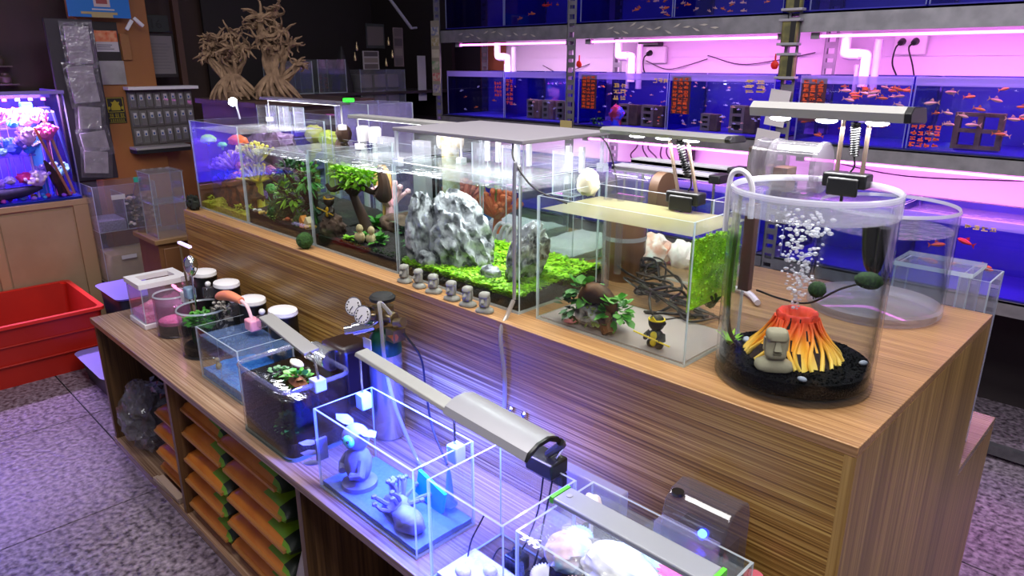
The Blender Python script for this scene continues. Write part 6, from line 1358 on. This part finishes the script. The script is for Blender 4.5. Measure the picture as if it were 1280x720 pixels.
for k in range(3):
    c_ = 1.54+.033*k
    for dz in (-.01, 0, .01): on(g, c_, 1.312+dz, .024, .003)
    on(g, c_-.006, 1.312, .003, .026); on(g, c_+.007, 1.312, .003, .024)
for k in range(7):
    c_ = 1.533+.013*k
    on(g, c_, 1.277, .009, .003); on(g, c_, 1.285, .008, .0025); on(g, c_, 1.281, .0025, .016)
on(g, 1.572, 1.296, .10, .003); on(g, 1.572, 1.267, .10, .003)
part('characters', g, YEL, plq, 0)
PR = mat('print_grey', '6a6668', .7); ORG = mat('orange_print', 'd8602c', .6, c2='e8a878', scale=30)
card('info_card', 'orange and white card on a dark plate high on the amber column', 'sign', -5.298, 1.49, 1.66, 1.655, 1.90, mat('plate_dark', '1c1412', .5), [('card', .1, .95, .25, .78, PAPER), ('picture', .1, .95, .5, .78, ORG)]+[('text_line', .18, .18+.6*k_, .31+.05*i_, .33+.05*i_, PR) for i_, k_ in enumerate((1, .8, .9))])
card('paper_bag', 'grey translucent paper bag pinned under the orange and white card', 'bag', -5.290, 1.475, 1.665, 1.51, 1.66, mat('grey_bag', 'a8a6a4', .6, c2='8e8c8a', scale=10))
card('wood_slat', 'light wooden slat beside the orange and white card', 'slat', -5.298, 1.665, 1.72, 1.665, 1.83, mat('slat_tan', '9a6a38', .5), th=.02)
card('wall_notice', 'grey framed notice sheet on the dark wall right of the amber column', 'notice', -5.40, 1.86, 2.05, 1.55, 1.84, mat('notice_frame', '1a1210', .5), [('sheet_paper', .08, .92, .08, .95, mat('notice_paper', '7c7476', .7))]+[('text_line', .15, .15+rnd(.5, .7), .2+.07*i_, .215+.07*i_, PR) for i_ in range(9)])
cd = card('calendar', 'small dark calendar showing two digits above the grey notice', 'calendar', -5.40, 1.85, 2.03, 1.85, 1.96, mat('calendar_dark', '242826', .6))
fc_ = bpy.data.curves.new('digits', 'FONT'); fc_.body = '16'; fc_.size = .085; fc_.extrude = .001; fc_.align_x = 'CENTER'
ft_ = bpy.data.objects.new('digits', fc_); col.objects.link(ft_); fo = bpy.data.objects.new('digits', bpy.data.meshes.new_from_object(ft_.evaluated_get(bpy.context.evaluated_depsgraph_get()))); bpy.data.objects.remove(ft_); col.objects.link(fo); fo.parent = cd; fo.location = V((-5.393, 1.94, 1.875))-OFF[cd]; fo.rotation_euler = (pi/2, 0, pi/2); fo.data.materials.clear(); fo.data.materials.append(mat('digit_black', '0a0c0a', .5))
one('tape_roll_box', 'dull box on a ledge left of the calendar', 'box', G().box(-5.42, -5.33, 1.70, 1.86, 1.82, 1.90).blob((-5.35, 1.74, 1.92), (.02, .03, .015), 1), mat('dull_box', '4a4038', .6), bevel=.003)
one('black_bag', 'black cloth bag hanging left of the grey notice', 'bag', G().blob((-5.34, 1.80, 1.61), (.03, .055, .12), 3, .12, 2, 8).tube([(-5.34, 1.78, 1.70), (-5.345, 1.80, 1.78), (-5.34, 1.82, 1.70)], .006, 6), BLACKM)
# blue banner
bn = card('banner', 'bright blue printed banner hanging at the top above the packets', 'banner', -5.20, 1.365, 1.725, 1.92, 2.10, mat('banner_blue', '1474c8', .5), [('stamp', .42, .68, .35, .95, mat('stamp_grey', 'c8b8b4', .6)), ('stamp_mark', .46, .64, .45, .85, mat('stamp_red', '9a4a48', .6)), ('text_line', .38, .74, .24, .29, PAPER), ('gold_line', .2, .78, .1, .18, mat('gold_print', 'b8a470', .6)), ('gold_line', .36, .7, .0, .1, mat('gold_print', 'b8a470'))], th=.004)
for i, (y, z, a) in enumerate(((1.76, 1.90, .8), (1.70, 1.88, -.6))):
    one('white_peg', 'white plastic peg hanging by the lower corner of the blue banner, '+('right one', 'left one')[i], 'peg', G().obox((-5.18, y, z), (.008, .011, .036), Matrix.Rotation(a, 3, 'X')), WHITE, bevel=.003)
# hanging packets in clear film
for i, (y0, y1, z0, z1, tilt, lab) in enumerate([(1.28, 1.43, 1.63, 1.87, .0, 'topmost crinkled clear packet of grey filter pads on the dark strip'), (1.26, 1.42, 1.40, 1.64, .05, 'second crinkled clear packet of grey filter pads on the dark strip'), (1.27, 1.41, 1.24, 1.40, -.1, 'third clear packet on the dark strip, showing folded grey sheets'), (1.26, 1.42, 1.10, 1.25, .1, 'fourth clear packet on the dark strip, with a torn grey sheet'), (1.25, 1.40, .97, 1.13, -.12, 'lowest clear packet on the dark strip, near the reef tank corner')]):
    r = thing('hanging_packet', lab, 'packet', (-5.05, (y0+y1)/2, z0)); Rm = Matrix.Rotation(tilt, 3, 'X'); c_ = V((-5.06+.012*i, (y0+y1)/2, (z0+z1)/2))
    part('pad', G().obox(c_, (.008, (y1-y0)/2-.008, (z1-z0)/2-.012), Rm), mat('pad_grey', 'a49ea4', .8, c2='c0bac0', scale=18, bump=.5), r, bevel=.003)
    fg = G(); n = 10; q = [[c_+Rm @ V((.012+.005*noise.noise(V((u*5, v*5, i*3))), (u-.5)*(y1-y0+.03), (v-.5)*(z1-z0+.03))) for v in [k/n for k in range(n+1)]] for u in [k/n for k in range(n+1)]]
    fg.add([p for rr in q for p in rr], [(a*(n+1)+b, (a+1)*(n+1)+b, (a+1)*(n+1)+b+1, a*(n+1)+b+1) for a in range(n) for b in range(n)])
    part('film', fg, clear('crinkled_film', (.9, .88, .92), .14, milky=.12, mcol=(.8, .76, .86), rough=.15, bump=.9, bscale=30), r)
one('hanging_strip', 'long dark plastic hanging strip holding the clear packets', 'strip', G().box(-5.12, -5.085, 1.20, 1.46, .93, 1.90), mat('strip_plum', '2c2430', .5), bevel=.004)
# dark shelf things over the reef tank, at the far left wall
for i, (y, z) in enumerate([(.98, 1.75), (1.03, 1.63), (.9, 1.84), (1.05, 1.52)]):
    one('small_jar', ('dim small jar on the dark left wall, second from the top', 'dim small jar on the dark left wall, third from the top', 'dim small jar on the dark left wall, topmost', 'dim small jar on the dark left wall, lowest')[i], 'jar', G().lathe([(.001, 0), (.03, 0), (.034, .01), (.034, .04), (.02, .055), (.02, .065), (.001, .066)], (-5.60, y, z), 16).box(-5.65, -5.55, y-.06, y+.06, z-.008, z), mat('dim_jar', '4a3c34', .4, c2='5e5044', scale=14))
# dry driftwood trees and their dark stand
st = thing('dark_stand', 'dark brown wooden stand behind the far end of the counter', 'stand', (-3.7, 1.85, 0))
part('stand', G().box(-4.0, -3.35, 1.62, 2.25, 0, 1.44), WD, st, bevel=.004); part('stand_top', G().box(-4.03, -3.32, 1.60, 2.28, 1.44, 1.465), WD, st)
def drytree(label, c, clumps, seed):
    # clumps: (sideways, depth, height, radius) of each knot of twigs; every knot is carried by its own twisted stems
    random.seed(seed); r = thing('driftwood_tree', label, 'driftwood', c); c = V(c); sx, sy = V((.709, .705, 0)), V((-.675, .672, 0))
    b = G()
    for k in range(20):
        a = k*.314+rnd(-.1, .1); q = rnd(.75, 1.1); b.tube(curve([c+V((.02*cos(a), .02*sin(a), .12)), c+V((.06*q*cos(a), .06*q*sin(a), .085)), c+V((.10*q*cos(a+.1), .10*q*sin(a+.1), .04)), c+V((.125*q*cos(a+.25), .125*q*sin(a+.25), .004))], 8), [.014, .014, .013, .012, .011, .01, .008, .006, .004], 6)
    b.blob(c+V((0, 0, .02)), (.085, .085, .07), 3, .35, 2.5, seed, flat=-.02)
    part('roots', b, DRY, r)
    t = G(); cw = G()
    for (u, d_, h, rad) in clumps:
        p3 = c+sx*u+sy*d_+V((0, 0, h))
        for k in range(3):
            a = rnd(0, 6.28); p0 = c+V((.035*cos(a), .035*sin(a), .07)); m1 = c+sx*(u*.25+rnd(-.03, .03))+sy*(d_*.3+rnd(-.02, .02))+V((0, 0, h*.42)); m2 = c+sx*(u*.7+rnd(-.03, .03))+sy*d_*.8+V((0, 0, h*.74))
            t.tube(curve([p0, m1, m2, p3], 12), [.015-.0006*i for i in range(13)], 6)
        for m in range(16):
            d = V((rnd(-1, 1), rnd(-1, 1), rnd(-.35, .6))).normalized(); p = p3+d*rad*.2; pts = [p.copy()]
            for s_ in range(6): d = (d+V((rnd(-.9, .9), rnd(-.9, .9), rnd(-.6, .5)))).normalized(); p = p+d*rad*.28; pts.append(p.copy())
            cw.tube(pts, [.008, .0085, .0075, .0065, .005, .004, .002], 5)
        cw.blob(p3, (rad*.55, rad*.55, rad*.4), 2, .4, 3, seed+h)
    part('trunk', t, DRY, r); part('twig_crown', cw, DRY, r)
drytree('pale dry driftwood tree on a root mound, left one of the pair', (-3.66, 1.66, 1.466), [(-.12, 0, .22, .05), (-.07, .03, .29, .055), (0, -.02, .24, .06), (.02, .02, .31, .055), (.07, .02, .25, .05), (-.03, 0, .20, .05), (-.10, .02, .27, .04)], 3)
drytree('taller pale dry driftwood tree on a root mound, right one of the pair', (-3.54, 1.82, 1.466), [(-.04, 0, .40, .06), (.02, .02, .42, .055), (-.07, .02, .36, .05), (.06, 0, .33, .055), (.10, .02, .27, .045), (-.02, -.02, .31, .06), (.13, 0, .18, .035), (.01, 0, .25, .05)], 5)
random.seed(99)
# dim corner left of the rack
dk = thing('dark_shelving', 'dark shelving unit in the dim corner left of the steel rack', 'shelf', (-5.0, 3.1, 0))
DS = mat('near_black_board', '1a1210', .6)
part('side', G().box(-5.6, -4.5, 3.85, 3.88, 0, 2.4), DS, dk); part('side', G().box(-5.6, -5.58, 2.35, 3.85, 0, 2.4), DS, dk)
for z in (.4, .9, 1.22, 1.44): part('shelf', G().box(-5.58, -4.55, 2.35, 3.85, z-.02, z), DS, dk)
for y0, y1, z0, z1, lab in [(2.42, 2.66, 1.44, 1.66, 'dim empty glass tank on the dark shelving, left one'), (2.70, 2.93, 1.44, 1.67, 'dim empty glass tank on the dark shelving, right one')]:
    tank(lab, -4.85, -4.6, y0, y1, z0, z1, None, name='glass_tank', glass=clear('dim_glass', (.85, .88, .88), .06, milky=.05))
ab = thing('acrylic_cabinet', 'clear acrylic cabinet of little drawers on the dark shelving near the rack', 'cabinet', (-4.62, 3.2, 1.22))
for ax, a, u0, u1 in (('y', 3.02, -4.8, -4.56), ('y', 3.42, -4.8, -4.56), ('x', -4.564, 3.02, 3.424)): part('pane', pane(G(), ax, a, .004, u0, u1, 1.22, 1.60), [ACRYL, EDGE], ab, 0)
for i in range(3):
    for j in range(3): part('drawer', G().box(-4.78, -4.60, 3.05+.12*j, 3.15+.12*j, 1.24+.115*i, 1.335+.115*i), mat('dim_drawer', '5a5450', .5, c2='453e3a', scale=6), ab, bevel=.004)
def frame_card(label, y0, y1, z0, z1, h, rows=0, x=-4.60):
    r = thing('wall_print', label, 'print', (x, (y0+y1)/2, z0)); part('sheet', G().box(x-.006, x, y0, y1, z0, z1), mat('print_'+h, h, .6), r)
    for k in range(rows): part('picture', G().box(x, x+.001, y0+.01, y1-.01, z0+(z1-z0)*(k+.12)/rows, z0+(z1-z0)*(k+.88)/rows), mat('pict_%d' % (k % 3), ('4a4440', '6a625a', '3a3634')[k % 3], .6), r, 0)
frame_card('small print with dark pictures on a card, above the acrylic cabinet', 3.08, 3.22, 1.60, 1.73, '8a8684', 3)
frame_card('dark green framed print left of the picture strip', 3.12, 3.28, 1.75, 1.92, '1c2420', 1)
frame_card('strip of small pictures hanging in the dim corner', 3.36, 3.45, 1.62, 1.90, '5a504c', 4)
frame_card('pale grey-green hanging card close to the leftmost upright', 3.58, 3.66, 1.36, 1.70, '8a908c', 0)
one('black_cloth', 'black cloth draped over the dark shelving left of the acrylic cabinet', 'cloth', G().rings([rrect(-4.75, -4.6, 2.86, 3.02, .03, 1.225), rrect(-4.74, -4.61, 2.88, 3.0, .03, 1.5), rrect(-4.70, -4.64, 2.92, 2.97, .02, 1.68), rrect(-4.68, -4.66, 2.94, 2.95, .004, 1.76)]), BLACKM)
one('slanting_bar', 'slanting grey metal bar at the top left of the rack', 'bar', G().cyl((-4.62, 3.34, 2.12), (-4.62, 3.55, 1.90), .012, n=8).cyl((-4.62, 3.55, 1.90), (-4.62, 3.6, 1.905), .008, n=8), GREYP)
for i, (y, z) in enumerate(((3.02, 1.73), (3.0, 1.66), (3.30, 1.77), (3.27, 1.62), (3.33, 1.68))):
    one('brass_hook', 'small brassy trinket in the dim corner, '+('left of the green print', 'left of the little card print', 'right of the green print', 'right of the little card print', 'beside the picture strip')[i], 'trinket', G().lathe([(.001, 0), (.011, .002), (.012, .03), (.005, .045), (.005, .06), (.001, .061)], (-4.58, y, z), 10), BRASS, group='brassy trinkets in the dim corner')

# ================================================================== stock under the lower shelf
ORB = mat('orange_pouch', 'b8641c', .35, c2='cc7c2a', scale=8); GRB = mat('green_print', '6a9a20', .4); DKB = mat('dark_print', '1a2a16', .4)
def pouch(label, x, y, z, w_, d, h, seed, green=True):
    """filled film pouch: pillow with crimped ends"""
    r = thing('pouch', label, 'bag', (x+w_/2, y+d/2, z), 'orange pouches under the shelf'); n, k = 10, 8; vs, fs = [], []
    for s in (1, -1):
        for i in range(n+1):
            for j in range(k+1):
                u, v = .5-.5*cos(pi*i/n), .5-.5*cos(pi*j/k); t = (sin(pi*u)**.22)*(sin(pi*v)**.24) if 0 < u < 1 and 0 < v < 1 else 0
                q = .006*noise.noise(V((u*5, v*5, seed*3.1+s)))
                vs.append((x+w_*u, y+d*v, z+h/2+s*(h/2*t)+q*t))
    m_ = (n+1)*(k+1)
    for s in (0, 1):
        for i in range(n):
            for j in range(k):
                a = s*m_+i*(k+1)+j; f_ = (a, a+k+1, a+k+2, a+1); fs.append(f_ if s == 0 else f_[::-1])
    ms = []
    for s_ in (0, 1):
        for i in range(n):
            for j in range(k):
                u = i/(n-1); ms.append(2 if green and u > .88 and j > 0 else 1 if green and (.60 < u < .80 and j in (1, 2) and s_ == 0 or u > .88) else 0)
    part('pouch', G().add(vs, fs, ms), [ORB, GRB, DKB], r, 60)
    part('crimp', G().box(x+.01, x+w_-.01, y-.008, y+.006, z+h*.46, z+h*.56), clear('crimp_film', (.95, .7, .45), .12, milky=.6, mcol=(.8, .45, .15), rough=.2), r)
    return r
lay = ['lowest', 'second from the bottom', 'third from the bottom', 'fourth from the bottom', 'topmost']
for c_, (x, w_) in enumerate(((-2.44, .33), (-2.10, .40))):
    for l in range(5):
        if c_ == 0 and l == 4: pass
        pouch('orange pouch with green print, %s in the %s stack' % (lay[l], ('left', 'right')[c_]), x+rnd(-.02, .02), .765+rnd(-.012, .012), .037+l*.096, w_, .30, .104, l+c_*7)
one('white_sack', 'smooth white sack at the right end of the pouch bay', 'sack', G().rings([rrect(-1.69, -1.57, .78, 1.05, .04, .036), rrect(-1.70, -1.565, .77, 1.06, .05, .20), rrect(-1.68, -1.575, .80, 1.04, .05, .33), rrect(-1.64, -1.61, .85, 1.0, .01, .37)]), mat('white_sack_', 'b8aea4', .6, c2='a89e94', scale=6, bump=.3))
for i, (x, y, z, w_, d, h) in enumerate([(-2.80, .78, .20, .26, .2, .09), (-2.78, .77, .12, .25, .2, .085), (-2.80, .78, .037, .26, .2, .085), (-2.79, .79, .285, .24, .2, .08)]):
    pouch('crumpled orange pouch in the far bay, '+('third from the bottom', 'second from the bottom', 'lowest', 'topmost')[i], x, y, z, w_, d, h, 30+i, False)
one('clear_bag', 'big crinkled clear plastic bag at the far end of the shelf bay', 'bag', G().blob((-3.09, .86, .17), (.14, .10, .12), 4, .38, 3.2, 71, ridge=True, flat=-.133).blob((-3.02, .80, .30), (.06, .05, .08), 3, .4, 3, 72), BAGP)
one('dark_bundle', 'black bundle behind the clear plastic bag', 'bundle', G().blob((-3.08, .98, .18), (.15, .09, .15), 3, .2, 2, 73, flat=-.143), BLACKM)
one('foil_bag', 'shiny black and silver foil bag between the clear bag and the orange pouches', 'bag', G().blob((-2.83, .88, .41), (.09, .09, .045), 3, .45, 3, 74), mat('foil', '1a1a22', .12, .8, c2='8888a0', scale=30, bump=1.0))
one('cardboard_sheet', 'pale folded cardboard lying on the base board in the far bay', 'cardboard', G().obox((-2.66, .752, .045), (.12, .010, .008), Matrix.Rotation(.05, 3, 'Z')).box(-2.76, -2.54, .742, .77, .053, .059), mat('cardboard', 'b09a88', .7))
